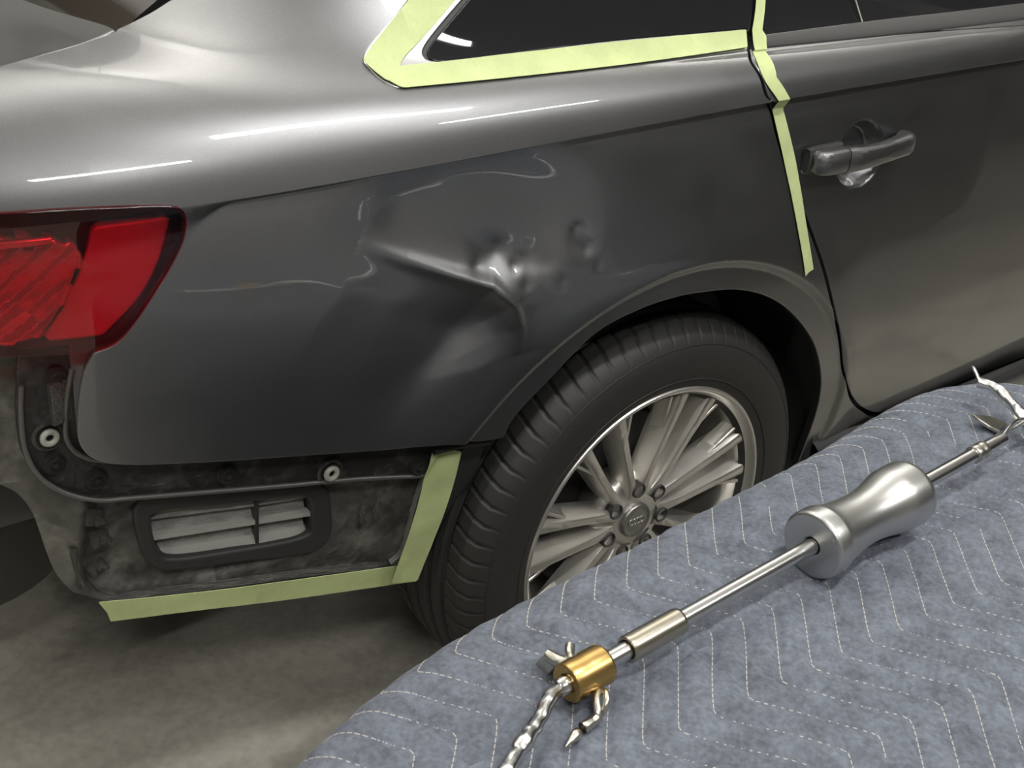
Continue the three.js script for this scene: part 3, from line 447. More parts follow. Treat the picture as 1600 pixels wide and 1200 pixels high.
// bumper mounting structure
{
  const holes = [smooth(OUT.vent_open)];
  const plateSurf = (x, v) => {
    const p = S(x, v, -0.056); const y = p[1];
    p[2] += 0.006 * sstep(-0.60, -0.80, v + 0.2 * x) * 0;
    const r = Math.hypot((x + 0.63) / 0.15, (v + 0.435) / 0.075); p[2] -= 0.012 * sstep(1.25, 0.95, r);
    p[2] += 0.010 * Math.exp(-(((x + 0.805 - 0.1 * (v + 0.4)) / 0.012) ** 2)) - 0.018 * sstep(-0.80, -0.86, x - 0.12 * (v + 0.4));
    p[2] += 0.0035 * (fbm(x * 18 + 30, v * 18 + 30, 4, 256) - 0.5) + 0.003 * (fbm(x * 55 + 30, v * 55 + 30, 3, 256) - 0.5);
    p[2] -= 0.008 * Math.exp(-(((x + 0.45) / 0.03) ** 2 + ((v + 0.5) / 0.03) ** 2));
    return p;
  };
  const q = subgroup(car, 'bumper_carrier');
  part(q, 'carrier_plate', panel(plateSurf, [smooth(OUT.plate), ...holes], { step: 0.004, radius: 0.003, depth: 0.025 }), M.grime, 'grimy bare body panel where the bumper sat');
  const br = (x, v) => { const p = S(x, v, -0.036); p[2] += 0.003 * (fbm(x * 24 + 80, v * 24 + 80, 3, 256) - 0.5); return p; };
  part(q, 'bumper_bracket', panel(br, [smooth(OUT.bracket)], { step: 0.004, radius: 0.004, depth: 0.022 }), M.grimeBlack, 'black bumper bracket curving under the lamp');
  // raised rib along the lower edge of the bracket
  const line = (pts, off, n = 5) => smooth(pts, false, n).map(([x, v]) => S(x, v, off));
  part(q, 'bracket_rib', tube(line(OUT.bracket.slice(1, 12), -0.03), 0.003, 120, 8), M.worn);
  part(q, 'upper_flange', tube(line(OUT.quarter.slice(1, 13).map((p) => [p[0] - 0.004, p[1] - 0.012]), -0.030), 0.0032, 120, 8), M.worn);
  const vf = panel((x, v) => { const p = S(x, v, -0.052); return p; }, [smooth(OUT.vent_frame), smooth(OUT.vent_open)], { step: 0.003, radius: 0.005, depth: 0.03 });
  part(q, 'vent_frame', vf, M.blackPlastic, 'black frame of the cabin air vent');
  part(q, 'bent_edge', panel((x, v) => { const p = S(x, v, -0.046); p[2] += 0.002 * (fbm(x * 70 + 20, v * 70 + 20, 3, 256) - 0.5); return p; }, [smooth(OUT.flange_light)], { step: 0.003, radius: 0.002, depth: 0.008 }), M.bare, 'pale bent edge of the carrier beside the tape');
  // vent: rubber flaps on a cross grid, uneven as they hang
  const O = OUT.vent_open, ctr = [-0.63, -0.432];
  const vp = (a, b) => { // a 0..1 along, b 0..1 down inside the opening
    const tl = [-0.732, -0.378], tr = [-0.533, -0.409], bl = [-0.722, -0.472], br2 = [-0.530, -0.496];
    return [tl[0] * (1 - a) * (1 - b) + tr[0] * a * (1 - b) + bl[0] * (1 - a) * b + br2[0] * a * b, tl[1] * (1 - a) * (1 - b) + tr[1] * a * (1 - b) + bl[1] * (1 - a) * b + br2[1] * a * b];
  };
  const slab = (a0, a1, b0, b1, d0, d1, th) => {           // tilted slab: top edge at depth d0, bottom edge at d1
    const pos = [], P = (a, b, d) => { const [x, v] = vp(a, b); const s = S(x, v, -0.056 - d); pos.push(...s); };
    for (const o of [0, th]) { P(a0, b0, d0 + o); P(a1, b0, d0 + o); P(a1, b1, d1 + o); P(a0, b1, d1 + o); }
    const g = new THREE.BufferGeometry(); g.setAttribute('position', new THREE.Float32BufferAttribute(pos, 3)); g.setAttribute('uv', new THREE.Float32BufferAttribute([a0, b0, a1, b0, a1, b1, a0, b1, a0, b0, a1, b0, a1, b1, a0, b1].map((q2) => q2 * 0.2), 2));
    g.setIndex([0, 3, 2, 0, 2, 1, 4, 5, 6, 4, 6, 7, 0, 1, 5, 0, 5, 4, 1, 2, 6, 1, 6, 5, 2, 3, 7, 2, 7, 6, 3, 0, 4, 3, 4, 7]); return g.toNonIndexed().computeVertexNormals() || g;
  };
  const mk = (...a) => { const g = slab(...a).toNonIndexed(); g.computeVertexNormals(); return g; };
  part(q, 'vent_back', mk(-0.02, 1.02, -0.02, 1.02, 0.04, 0.04, 0.004), M.duct);
  for (const [a0, a1] of [[0.0, 0.645], [0.665, 0.985]]) {
    part(q, 'vent_flap', mk(a0, a1, 0.03, 0.25, 0.014, 0.009, 0.003), M.flap);
    part(q, 'vent_flap', mk(a0, a1, 0.25, 0.52, 0.022, 0.012, 0.003), M.flap);
    part(q, 'vent_flap', mk(a0, a1, 0.56, 0.80, 0.022, 0.013, 0.003), M.flap);
    part(q, 'vent_flap', mk(a0, a1, 0.80, 0.93, 0.010, 0.004, 0.004), M.flapEdge);
  }
  part(q, 'vent_bar', mk(0, 1, 0.49, 0.565, 0.004, 0.003, 0.012), M.flapEdge);
  part(q, 'vent_bar', mk(0.645, 0.667, 0.0, 0.97, 0.004, 0.004, 0.014), M.blackPlastic);
  // grommets, bolts and clips
  const zAt = ([x, v], off) => S(x, v, off);
  for (const c of OUT.grom) {
    const p = zAt(c, -0.028); const g = new THREE.TorusGeometry(0.0072, 0.0034, 12, 28); part(q, 'grommet', at(g, ...p), M.white, 'pale plastic grommet');
    const d = new THREE.TorusGeometry(0.0155, 0.0022, 8, 28); part(q, 'washer_ring', at(d, p[0], p[1], p[2] - 0.004), M.grime);
  }
  for (const c of OUT.bolts) { const p = zAt(c, -0.031); const g = lathe([[0, 0.005], [0.004, 0.005], [0.0045, 0.001], [0.009, 0.003], [0.012, 0.001], [0.0125, -0.004]], 20); g.rotateX(Math.PI / 2); part(q, 'bolt', at(g, ...p), M.grimeBlack); }
  OUT.lumps.slice(0, 3).forEach((c, i) => {               // torn clip seats on the left of the carrier
    const p = zAt(c, -0.05), seat = new RoundedBoxGeometry(0.022, 0.02, 0.010, 3, 0.004), stud = lathe([[0, 0.008], [0.003, 0.0075], [0.004, 0.003], [0.0065, 0.002], [0.0075, -0.002]], 14); stud.rotateX(Math.PI / 2); stud.rotateY(0.5);
    const m = mergeGeometries([seat.toNonIndexed(), at(stud.toNonIndexed(), 0.004, 0.003 * (i - 1), 0.005)]); const w = part(q, 'clip', m, M.grime); w.position.set(...p); w.rotation.set(0.2 * (i - 1), 0.25, 0.35 * (i - 1));
  });
  for (const [x, v, s] of [[-0.457, -0.478, 0.014], [-0.438, -0.482, 0.012]]) { const p = S(x, v, -0.058); const g = new THREE.TorusGeometry(s, 0.004, 10, 24, 4.2); g.rotateY(0.7); part(q, 'hook_loop', at(g, ...p), M.grime); }
  { const p = S(-0.81, -0.205, -0.033); const g = new RoundedBoxGeometry(0.036, 0.05, 0.008, 2, 0.003); const w = part(q, 'bracket_pad', g, M.grime); w.position.set(...p); w.rotation.y = 0.35; }
  { const g = tube(line([[-0.808, -0.41], [-0.80, -0.47], [-0.775, -0.505], [-0.70, -0.52], [-0.55, -0.553], [-0.4, -0.597]], -0.052), 0.006, 80, 8); part(q, 'lower_rib', g, M.grime); }
}
// wheel housing
{
  const pos = [], idx = [], n = 48, m = 10;
  for (let i = 0; i <= n; i++) for (let j = 0; j <= m; j++) { const a = -0.55 + (Math.PI + 0.22) * i / n, r = 0.405 - 0.03 * sstep(2.2, 2.8, a), z = -0.035 - 0.05 * sstep(2.2, 2.8, a) - 0.28 * j / m; pos.push(ARCH.x + r * Math.cos(a), ARCH.y + r * Math.sin(a), z); }
  for (let i = 0; i < n; i++) for (let j = 0; j < m; j++) { const a = i * (m + 1) + j, b = a + m + 1; idx.push(a, b, a + 1, b, b + 1, a + 1); }
  const g = new THREE.BufferGeometry(); g.setAttribute('position', new THREE.Float32BufferAttribute(pos, 3)); g.setIndex(idx); g.computeVertexNormals();
  part(car, 'wheel_arch_liner', g, M.liner, 'black plastic wheel arch liner');
  const w = new THREE.CircleGeometry(0.42, 48, 0, Math.PI); part(car, 'wheel_housing_wall', at(w, 0, 0.36, -0.33), M.liner);
  const P = smooth(OUT.liner_front);
  part(car, 'liner_lip', panel((x, v) => { const p = S(x, v, -0.06); return p; }, [P], { step: 0.004, radius: 0.003, depth: 0.05 }), M.liner);
  { const e = tube([S(-0.40, -0.375, -0.02), S(-0.36, -0.379, -0.014), S(-0.32, -0.386, -0.014)], 0.005, 16, 8); part(car, 'panel_tab', e, M.grimeBlack); }
}
// wheel
{
  const W = subgroup(car, 'wheel'); W.position.set(0, 0.34, 0);
  const prof = [[0.214, -0.040], [0.226, -0.028], [0.242, -0.021], [0.262, -0.0165], [0.285, -0.0155], [0.303, -0.019], [0.318, -0.027], [0.328, -0.037], [0.3335, -0.046]];
  for (let z = -0.050; z > -0.2155; z -= 0.0022) prof.push([0.3355 + 0.0045 * (1 - ((z + 0.132) / 0.083) ** 2), z]);
  prof.push([0.332, -0.222], [0.322, -0.235], [0.30, -0.246], [0.26, -0.248], [0.22, -0.238]);
  const N = 72 * 10, pos = [], idx = [], m = prof.length;
  const groove = [-0.083, -0.114, -0.148, -0.181];
  for (let i = 0; i < N; i++) {
    const th0 = i / N * Math.PI * 2, ph = (i % 10) / 10;
    for (let j = 0; j < m; j++) {
      let [r, z] = prof[j];
      for (const g of groove) r -= 0.0075 * sstep(0.0058, 0.0036, Math.abs(z - g));
      const lat = ph < 0.05 ? 1 : 0;
      if (z > -0.077 && z < -0.024 && r > 0.31) r -= lat * 0.005 * sstep(-0.0235, -0.032, z);
      if ((z < -0.09 && z > -0.108) || (z < -0.188)) { if (ph > 0.45 && ph < 0.55 && z < -0.188 && r > 0.31) r -= 0.006; }
      const th = th0 + (z + 0.05) * 0.9 * (z < -0.03 ? 1 : 0.4);
      pos.push(r * Math.cos(th), r * Math.sin(th), z);
    }
  }
  for (let i = 0; i < N; i++) for (let j = 0; j < m - 1; j++) { const a = i * m + j, b = ((i + 1) % N) * m + j; idx.push(a, a + 1, b, b, a + 1, b + 1); }
  const g = new THREE.BufferGeometry(); g.setAttribute('position', new THREE.Float32BufferAttribute(pos, 3)); g.setIndex(idx); g.computeVertexNormals();
  part(W, 'tire', g, M.rubber, 'black tyre with grooved tread');
  for (const r of [0.252, 0.306]) { const t = new THREE.TorusGeometry(r, 0.0012, 6, 120); part(W, 'sidewall_rib', at(t, 0, 0, r < 0.3 ? -0.0185 : -0.0205), M.rubber); }
  const rp = [[0.2385, -0.032], [0.2385, -0.024], [0.2365, -0.0205], [0.2335, -0.0195], [0.2295, -0.0225], [0.222, -0.032], [0.2165, -0.046], [0.209, -0.07], [0.205, -0.12], [0.2, -0.2], [0.2, -0.235]];
  const rg = lathe(rp, 128); rg.rotateX(Math.PI / 2); rg.scale(1, 1, 1);
  // lathe axis is y; after the turn y -> z
  part(W, 'rim_barrel', rg, Object.assign(M.rim.clone(), { side: THREE.DoubleSide }), 'silver alloy rim');
  // spokes: seven pairs
  const rib = (ang0, ang1, stations) => {                  // stations [r, mix, half top, half base, top z, depth]
    const p = [], ix = []; const n = stations.length;
    const f = [0, 1, 2, 3, 4, 5].map((c) => spline(stations.map((_, i) => i), stations.map((s) => s[c]))), NS = 22;
    for (let i = 0; i <= NS; i++) {
      const t = (n - 1) * i / NS, r = f[0](t), a = ang0 + (ang1 - ang0) * f[1](t), cx = Math.cos(a), sy = Math.sin(a), wt = f[2](t), wb = f[3](t), zt = f[4](t), dp = f[5](t);
      for (const [o, z] of [[-wb, zt - dp], [-wt * 1.12, zt - 0.006], [-wt * 0.9, zt - 0.0012], [-wt * 0.6, zt], [wt * 0.6, zt], [wt * 0.9, zt - 0.0012], [wt * 1.12, zt - 0.006], [wb, zt - dp]]) p.push(r * cx - o * sy, r * sy + o * cx, z);
    }
    for (let i = 0; i < NS; i++) for (let j = 0; j < 8; j++) { const a = i * 8 + j, b = i * 8 + (j + 1) % 8; ix.push(a, a + 8, b, b, a + 8, b + 8); }
    const gg = new THREE.BufferGeometry(); gg.setAttribute('position', new THREE.Float32BufferAttribute(p, 3)); gg.setIndex(ix); return toCreasedNormals(gg, 0.5);
  };
  for (let k = 0; k < 7; k++) {
    const c = (171 - k * 360 / 7) * Math.PI / 180, D = Math.PI / 180, parts = [];
    for (const s of [-1, 1]) {
      parts.push(rib(c + s * 15 * D, c + s * 9.5 * D, [[0.045, 0, 0.010, 0.013, -0.050, 0.03], [0.08, 0.35, 0.0075, 0.0125, -0.0455, 0.034], [0.125, 0.75, 0.0068, 0.014, -0.0415, 0.036], [0.175, 1, 0.0078, 0.016, -0.037, 0.036], [0.222, 1.1, 0.0105, 0.019, -0.0335, 0.03]]));
      parts.push(rib(c + s * 9.5 * D, c + s * 15.5 * D, [[0.135, 0, 0.003, 0.009, -0.048, 0.02], [0.17, 0.55, 0.003, 0.009, -0.044, 0.022], [0.222, 1, 0.0035, 0.01, -0.037, 0.02]]));
    }
    part(W, 'spoke', mergeGeometries(parts), M.rim);
  }
  const hubP = [[0, -0.052], [0.034, -0.052], [0.04, -0.0515], [0.05, -0.0525], [0.062, -0.0565], [0.078, -0.066], [0.08, -0.09], [0.06, -0.12]];
  const hg = lathe(hubP, 72); hg.rotateX(Math.PI / 2); part(W, 'hub', hg, Object.assign(M.rim.clone(), { side: THREE.DoubleSide }));
  const cg = lathe([[0, -0.0465], [0.018, -0.047], [0.023, -0.0475], [0.025, -0.0455], [0.0275, -0.0455], [0.029, -0.0485], [0.029, -0.055]], 48); cg.rotateX(Math.PI / 2); part(W, 'hub_cap', cg, std({ color: lin(0.3, 0.3, 0.29), metalness: 0.9, roughness: 0.35, side: THREE.DoubleSide }), 'grey hub cap with small ring emblem');
  const em = []; for (let k = 0; k < 4; k++) { const t = new THREE.TorusGeometry(0.0052, 0.0009, 8, 24); t.translate(-0.0105 + k * 0.007, 0, -0.0463); em.push(t); } part(W, 'emblem', mergeGeometries(em), std({ color: lin(0.42, 0.42, 0.4), metalness: 0.9, roughness: 0.4 }));
  for (let k = 0; k < 7; k++) {
    const a = (171 - 25.7 - k * 360 / 7) * Math.PI / 180, r = 0.056;
    const bg = lathe([[0.0, -0.0545], [0.0058, -0.0545], [0.0068, -0.0565], [0.0068, -0.062]], 6); bg.rotateX(Math.PI / 2); part(W, 'lug_bolt', at(bg, r * Math.cos(a), r * Math.sin(a), 0.0035), M.zinc);
    const wg = lathe([[0.0125, -0.062], [0.0125, -0.0475], [0.0112, -0.0455], [0.0098, -0.0475], [0.0092, -0.060], [0, -0.0585]], 28); wg.rotateX(Math.PI / 2); part(W, 'bolt_recess', at(wg, r * Math.cos(a), r * Math.sin(a), 0.0008), M.liner);
  }
  const dg = lathe([[0, -0.12], [0.15, -0.12], [0.155, -0.125], [0.155, -0.15], [0, -0.15]], 64); dg.rotateX(Math.PI / 2); part(W, 'brake_disc', dg, std({ color: lin(0.06, 0.058, 0.055), metalness: 0.6, roughness: 0.6, side: THREE.DoubleSide }));
}
// ---------- masking tape strips ----------
const tapeOpt = { step: 0.003, radius: 0.0003, depth: 0.0006 };
const wrinkle = (off, k) => (x, v) => { const p = S(x, v, off); p[2] += 0.0007 * (fbm(x * 45 + k * 17 + 90, v * 45 + 60, 3, 256) - 0.4); return p; };
const tapes = [
  ['tape_window', 0.006, 'pale green masking tape along the bottom of the rear quarter window'],
  ['tape_pillar', 0.0065, 'pale green masking tape slanting up the rear edge of the quarter window'],
  ['tape_bottom', -0.038, 'long green masking tape strip along the bottom edge of the bumper carrier'],
  ['tape_rear', -0.026, 'short upright green masking tape strip between bumper carrier and rear wheel'],
];
for (const [k, off, label] of tapes) single('masking_tape', panel(wrinkle(off, k.length), [smooth(OUT[k])], tapeOpt), M.tape, label, 'tape', { group: 'masking tape strips on the car' });
single('masking_tape', panel((x, v) => {
  const p = S(x, v < 0 && v > -0.02 ? v : v, 0); let z = p[2] + 0.0022; if (v < 0 && v > -0.016) { const t = -v / 0.016; z = Math.max(z, S(x, 0)[2] * (1 - t) + S(x, -0.016)[2] * t + 0.002); } z += v > 0.125 ? 0.0055 * sstep(0.125, 0.135, v) : 0; z += 0.0005 * fbm(x * 60 + 90, v * 60 + 60, 3, 256); return [p[0], p[1], z];
}, [smooth(OUT.tape_door)], { step: 0.0025, radius: 0.0003, depth: 0.0006 }), M.tape, 'long narrow green masking tape down the rear edge of the back door', 'tape', { group: 'masking tape strips on the car' });

// ---------- work table under a quilted moving blanket ----------
const TOP = 0.700;
const edge = smooth([[0.16, 0.317], [-0.14, 0.343], [-0.417, 0.364], [-0.62, 0.379], [-0.75, 0.408], [-0.86, 0.46], [-0.94, 0.56], [-0.965, 0.72], [-0.95, 0.87], [-0.87, 0.97], [-0.7, 1.0], [-0.2, 1.0], [0.1, 1.0], [0.24, 0.95], [0.285, 0.8], [0.295, 0.6], [0.285, 0.45], [0.25, 0.36]], true, 10);
const edgeD = sdfOf([edge]);
function edgeNear(x, z) { let bd = 1e9, b = null; for (let i = 0; i < edge.length; i++) { const p = edge[i], q = edge[(i + 1) % edge.length], dx = q[0] - p[0], dz = q[1] - p[1], l2 = dx * dx + dz * dz, t = Math.max(0, Math.min(1, ((x - p[0]) * dx + (z - p[1]) * dz) / l2)), cx = p[0] + t * dx, cz = p[1] + t * dz, d = Math.hypot(x - cx, z - cz); if (d < bd) { bd = d; b = [cx, cz]; } } return [b, bd]; }
const QA = 4.5 * Math.PI / 180, QP = 0.165, QS = 0.0375;
function quilt(x, z) {                                    // distance to the nearest stitch line and its place in the pattern
  const wx = x + 0.007 * (fbm(x * 9 + 40, z * 9 + 40, 2, 256) - 0.5), wz = z + 0.007 * (fbm(x * 9 + 10, z * 9 + 90, 2, 256) - 0.5);
  const a = wz * Math.cos(QA) - wx * Math.sin(QA), b = wx * Math.cos(QA) + wz * Math.sin(QA);
  const ph = (a - 0.59) / QP, tri = 0.071 / Math.PI * Math.asin(0.985 * Math.sin((ph - 0.25) * Math.PI * 2));
  const k = (b - tri) / QS, f = k - Math.floor(k); return Math.min(f, 1 - f) * QS * 0.76;
}
const ROLL = 0.04;
function blanketPoint(x, z, lift = 0) {
  const d = edgeD(x, z), far = sstep(-0.45, 0.2, x) * 0.4 + 0.6;
  const puff = (0.0046 - 0.0022 * sstep(0.03, -0.02, d)) * (1 - Math.exp(-quilt(x, z) / 0.006)) + 0.003 * (fbm(x * 14 + 20, z * 14 + 20, 3, 256) - 0.5) * far + 0.0012 * (fbm(x * 60 + 20, z * 60 + 20, 2, 256) - 0.5) + lift;
  if (d >= 0) return [x, TOP + puff - 0.004, z];
  const [c, s] = edgeNear(x, z), nx = (x - c[0]) / s, nz = (z - c[1]) / s;
  const th = Math.min(s / ROLL, Math.PI / 2), drop = Math.max(0, s - ROLL * Math.PI / 2), wave = 0.012 * sstep(0.02, 0.3, drop) * Math.sin((c[0] * 1.0 + c[1] * 1.3) * 24) + 0.03 * drop;
  const o = ROLL * Math.sin(th) + puff * Math.sin(th) + wave, y = TOP - ROLL * (1 - Math.cos(th)) - drop + (puff - 0.004) * Math.cos(th);
  return [c[0] + nx * o, y, c[1] + nz * o];
}
{
  const st = 0.0042, x0 = -1.32, x1 = 0.66, z0 = -0.04, z1 = 1.36, nx = Math.floor((x1 - x0) / st), nz = Math.floor((z1 - z0) / st);
  const vid = new Int32Array((nx + 1) * (nz + 1)).fill(-1), pos = [], uv = [], idx = [];
  const ok = (x, z) => edgeD(x, z) > -0.40;
  const get = (i, j) => { const k = i * (nz + 1) + j; if (vid[k] === -1) { const x = x0 + i * st, z = z0 + j * st; if (!ok(x, z)) vid[k] = -2; else { pos.push(...blanketPoint(x, z)); uv.push(x, z); vid[k] = pos.length / 3 - 1; } } return vid[k]; };
  for (let i = 0; i < nx; i++) for (let j = 0; j < nz; j++) { const a = get(i, j), b = get(i + 1, j), c = get(i + 1, j + 1), d = get(i, j + 1); if (a < 0 || b < 0 || c < 0 || d < 0) continue; idx.push(a, d, b, b, d, c); }
  const g = new THREE.BufferGeometry(); g.setAttribute('position', new THREE.Float32BufferAttribute(pos, 3)); g.setAttribute('uv', new THREE.Float32BufferAttribute(uv, 2)); g.setIndex(idx); g.computeVertexNormals();
  const felt = tex(512, (u, v) => { const a = fbm(u * 10, v * 10, 5, 256), b = fbm(u * 70, v * 70, 3, 256), c = fbm(u * 22 + 4, v * 22, 4, 256); const t = 0.385 + 0.12 * (a - 0.5) + 0.13 * (b - 0.5) - 0.035 * sstep(0.55, 0.8, c); return [t * 0.95, t * 1.0, t * 1.10]; }, true, 4.1);
  const fuzz = tex(512, (u, v) => fbm(u * 60, v * 60, 4, 256), false, 4.1);
  const bl = thing('moving_blanket', 'blue-grey quilted moving blanket draped over the table in the foreground', 'blanket');
  part(bl, 'quilted_cloth', g, phys({ map: felt, roughness: 0.95, sheen: 0.4, sheenColor: lin(0.4, 0.45, 0.5), sheenRoughness: 0.6, bumpMap: fuzz, bumpScale: 0.0012, side: THREE.DoubleSide }));
  // stitches: walk the lines of the zigzag
  const th = new THREE.CapsuleGeometry(0.00055, 0.0042, 2, 5); th.rotateZ(Math.PI / 2);
  const mats = [], up = new THREE.Vector3(), xa = new THREE.Vector3(), za = new THREE.Vector3();
  for (let k = -40; k < 40; k++) for (let a = -0.1; a < 1.5; ) {
    const line = (aa) => { const ph = (aa - 0.59) / QP; const b = 0.071 / Math.PI * Math.asin(0.985 * Math.sin((ph - 0.25) * Math.PI * 2)) + k * QS; const wx = b * Math.cos(QA) - aa * Math.sin(QA), wz = aa * Math.cos(QA) + b * Math.sin(QA); let x = wx, z = wz; for (let q = 0; q < 2; q++) { x = wx - 0.007 * (fbm(x * 9 + 40, z * 9 + 40, 2, 256) - 0.5); z = wz - 0.007 * (fbm(x * 9 + 10, z * 9 + 90, 2, 256) - 0.5); } return [x, z]; };
    const p = line(a), q = line(a + 0.002); const sp = Math.hypot(q[0] - p[0], q[1] - p[1]) / 0.002; a += 0.0066 / sp;
    if (p[0] < -1.2 || p[0] > 0.6 || edgeD(p[0], p[1]) < -0.2) continue;
    const loose = fbm(p[0] * 12 + 77, p[1] * 12 + 31, 2, 256); if (loose > 0.74) continue;
    const A = new THREE.Vector3(...blanketPoint(p[0], p[1], 0.0006)), B = new THREE.Vector3(...blanketPoint(q[0], q[1], 0.0006));
    xa.subVectors(B, A).normalize(); up.set(0, 1, 0.02); if (edgeD(p[0], p[1]) < 0) { const [c, s] = edgeNear(p[0], p[1]); const t = Math.min(s / ROLL, Math.PI / 2); up.set((p[0] - c[0]) / s * Math.sin(t), Math.cos(t), (p[1] - c[1]) / s * Math.sin(t)); }
    za.crossVectors(xa, up).normalize(); up.crossVectors(za, xa); const m = new THREE.Matrix4().makeBasis(xa, up, za); m.setPosition(A); mats.push(m);
  }
  const im = new THREE.InstancedMesh(th, std({ color: lin(0.46, 0.44, 0.40), roughness: 0.7 }), mats.length); mats.forEach((m, i) => im.setMatrixAt(i, m)); im.name = 'stitching'; im.userData = { kind: 'stuff', label: 'off-white zigzag stitching' }; im.castShadow = im.receiveShadow = true; bl.add(im);
  // table
  const shape = new THREE.Shape(edge.map((p) => new THREE.Vector2(p[0], -p[1])));
  const tg = new THREE.ExtrudeGeometry(shape, { depth: 0.03, bevelEnabled: false }); tg.rotateX(-Math.PI / 2);
  const tb = thing('work_table', 'work table hidden under the blue moving blanket', 'table');
  const wood = std({ color: lin(0.2, 0.15, 0.1), roughness: 0.7 });
  part(tb, 'table_top', at(tg, 0, TOP - 0.044, 0), wood);
  for (const [x, z] of [[-0.75, 0.52], [0.16, 0.48], [-0.75, 0.88], [0.16, 0.88]]) part(tb, 'leg', at(new RoundedBoxGeometry(0.05, TOP - 0.044, 0.05, 2, 0.005), x, (TOP - 0.044) / 2, z), wood);
}

// ---------- tool cabinet beyond the frame, mirrored darkly in the rear door ----------
{
  const c = thing('tool_cabinet', 'dark wheeled tool cabinet standing ahead of the table', 'cabinet'); c.position.set(1.62, 0, 1.42);
  const skin = std({ color: lin(0.025, 0.024, 0.023), roughness: 0.45 }), steelDark = std({ color: lin(0.2, 0.2, 0.2), metalness: 1, roughness: 0.4 });
  part(c, 'body', at(new RoundedBoxGeometry(1.9, 0.86, 0.6, 2, 0.015), 0, 0.55, 0), skin);
  for (let k = 0; k < 5; k++) for (const s of [-1, 1]) { const d = part(c, 'drawer', at(new RoundedBoxGeometry(0.9, 0.15, 0.02, 2, 0.005), s * 0.465, 0.21 + k * 0.165, -0.305), skin); part(d, 'handle', at(new RoundedBoxGeometry(0.7, 0.015, 0.02, 2, 0.005), s * 0.465, 0.265 + k * 0.165, -0.322), steelDark); }
  for (const [x, z] of [[-0.85, -0.22], [0.85, -0.22], [-0.85, 0.22], [0.85, 0.22]]) { const w = new THREE.CylinderGeometry(0.06, 0.06, 0.035, 24); w.rotateX(Math.PI / 2); part(c, 'castor', at(w, x, 0.06, z), skin); }
}

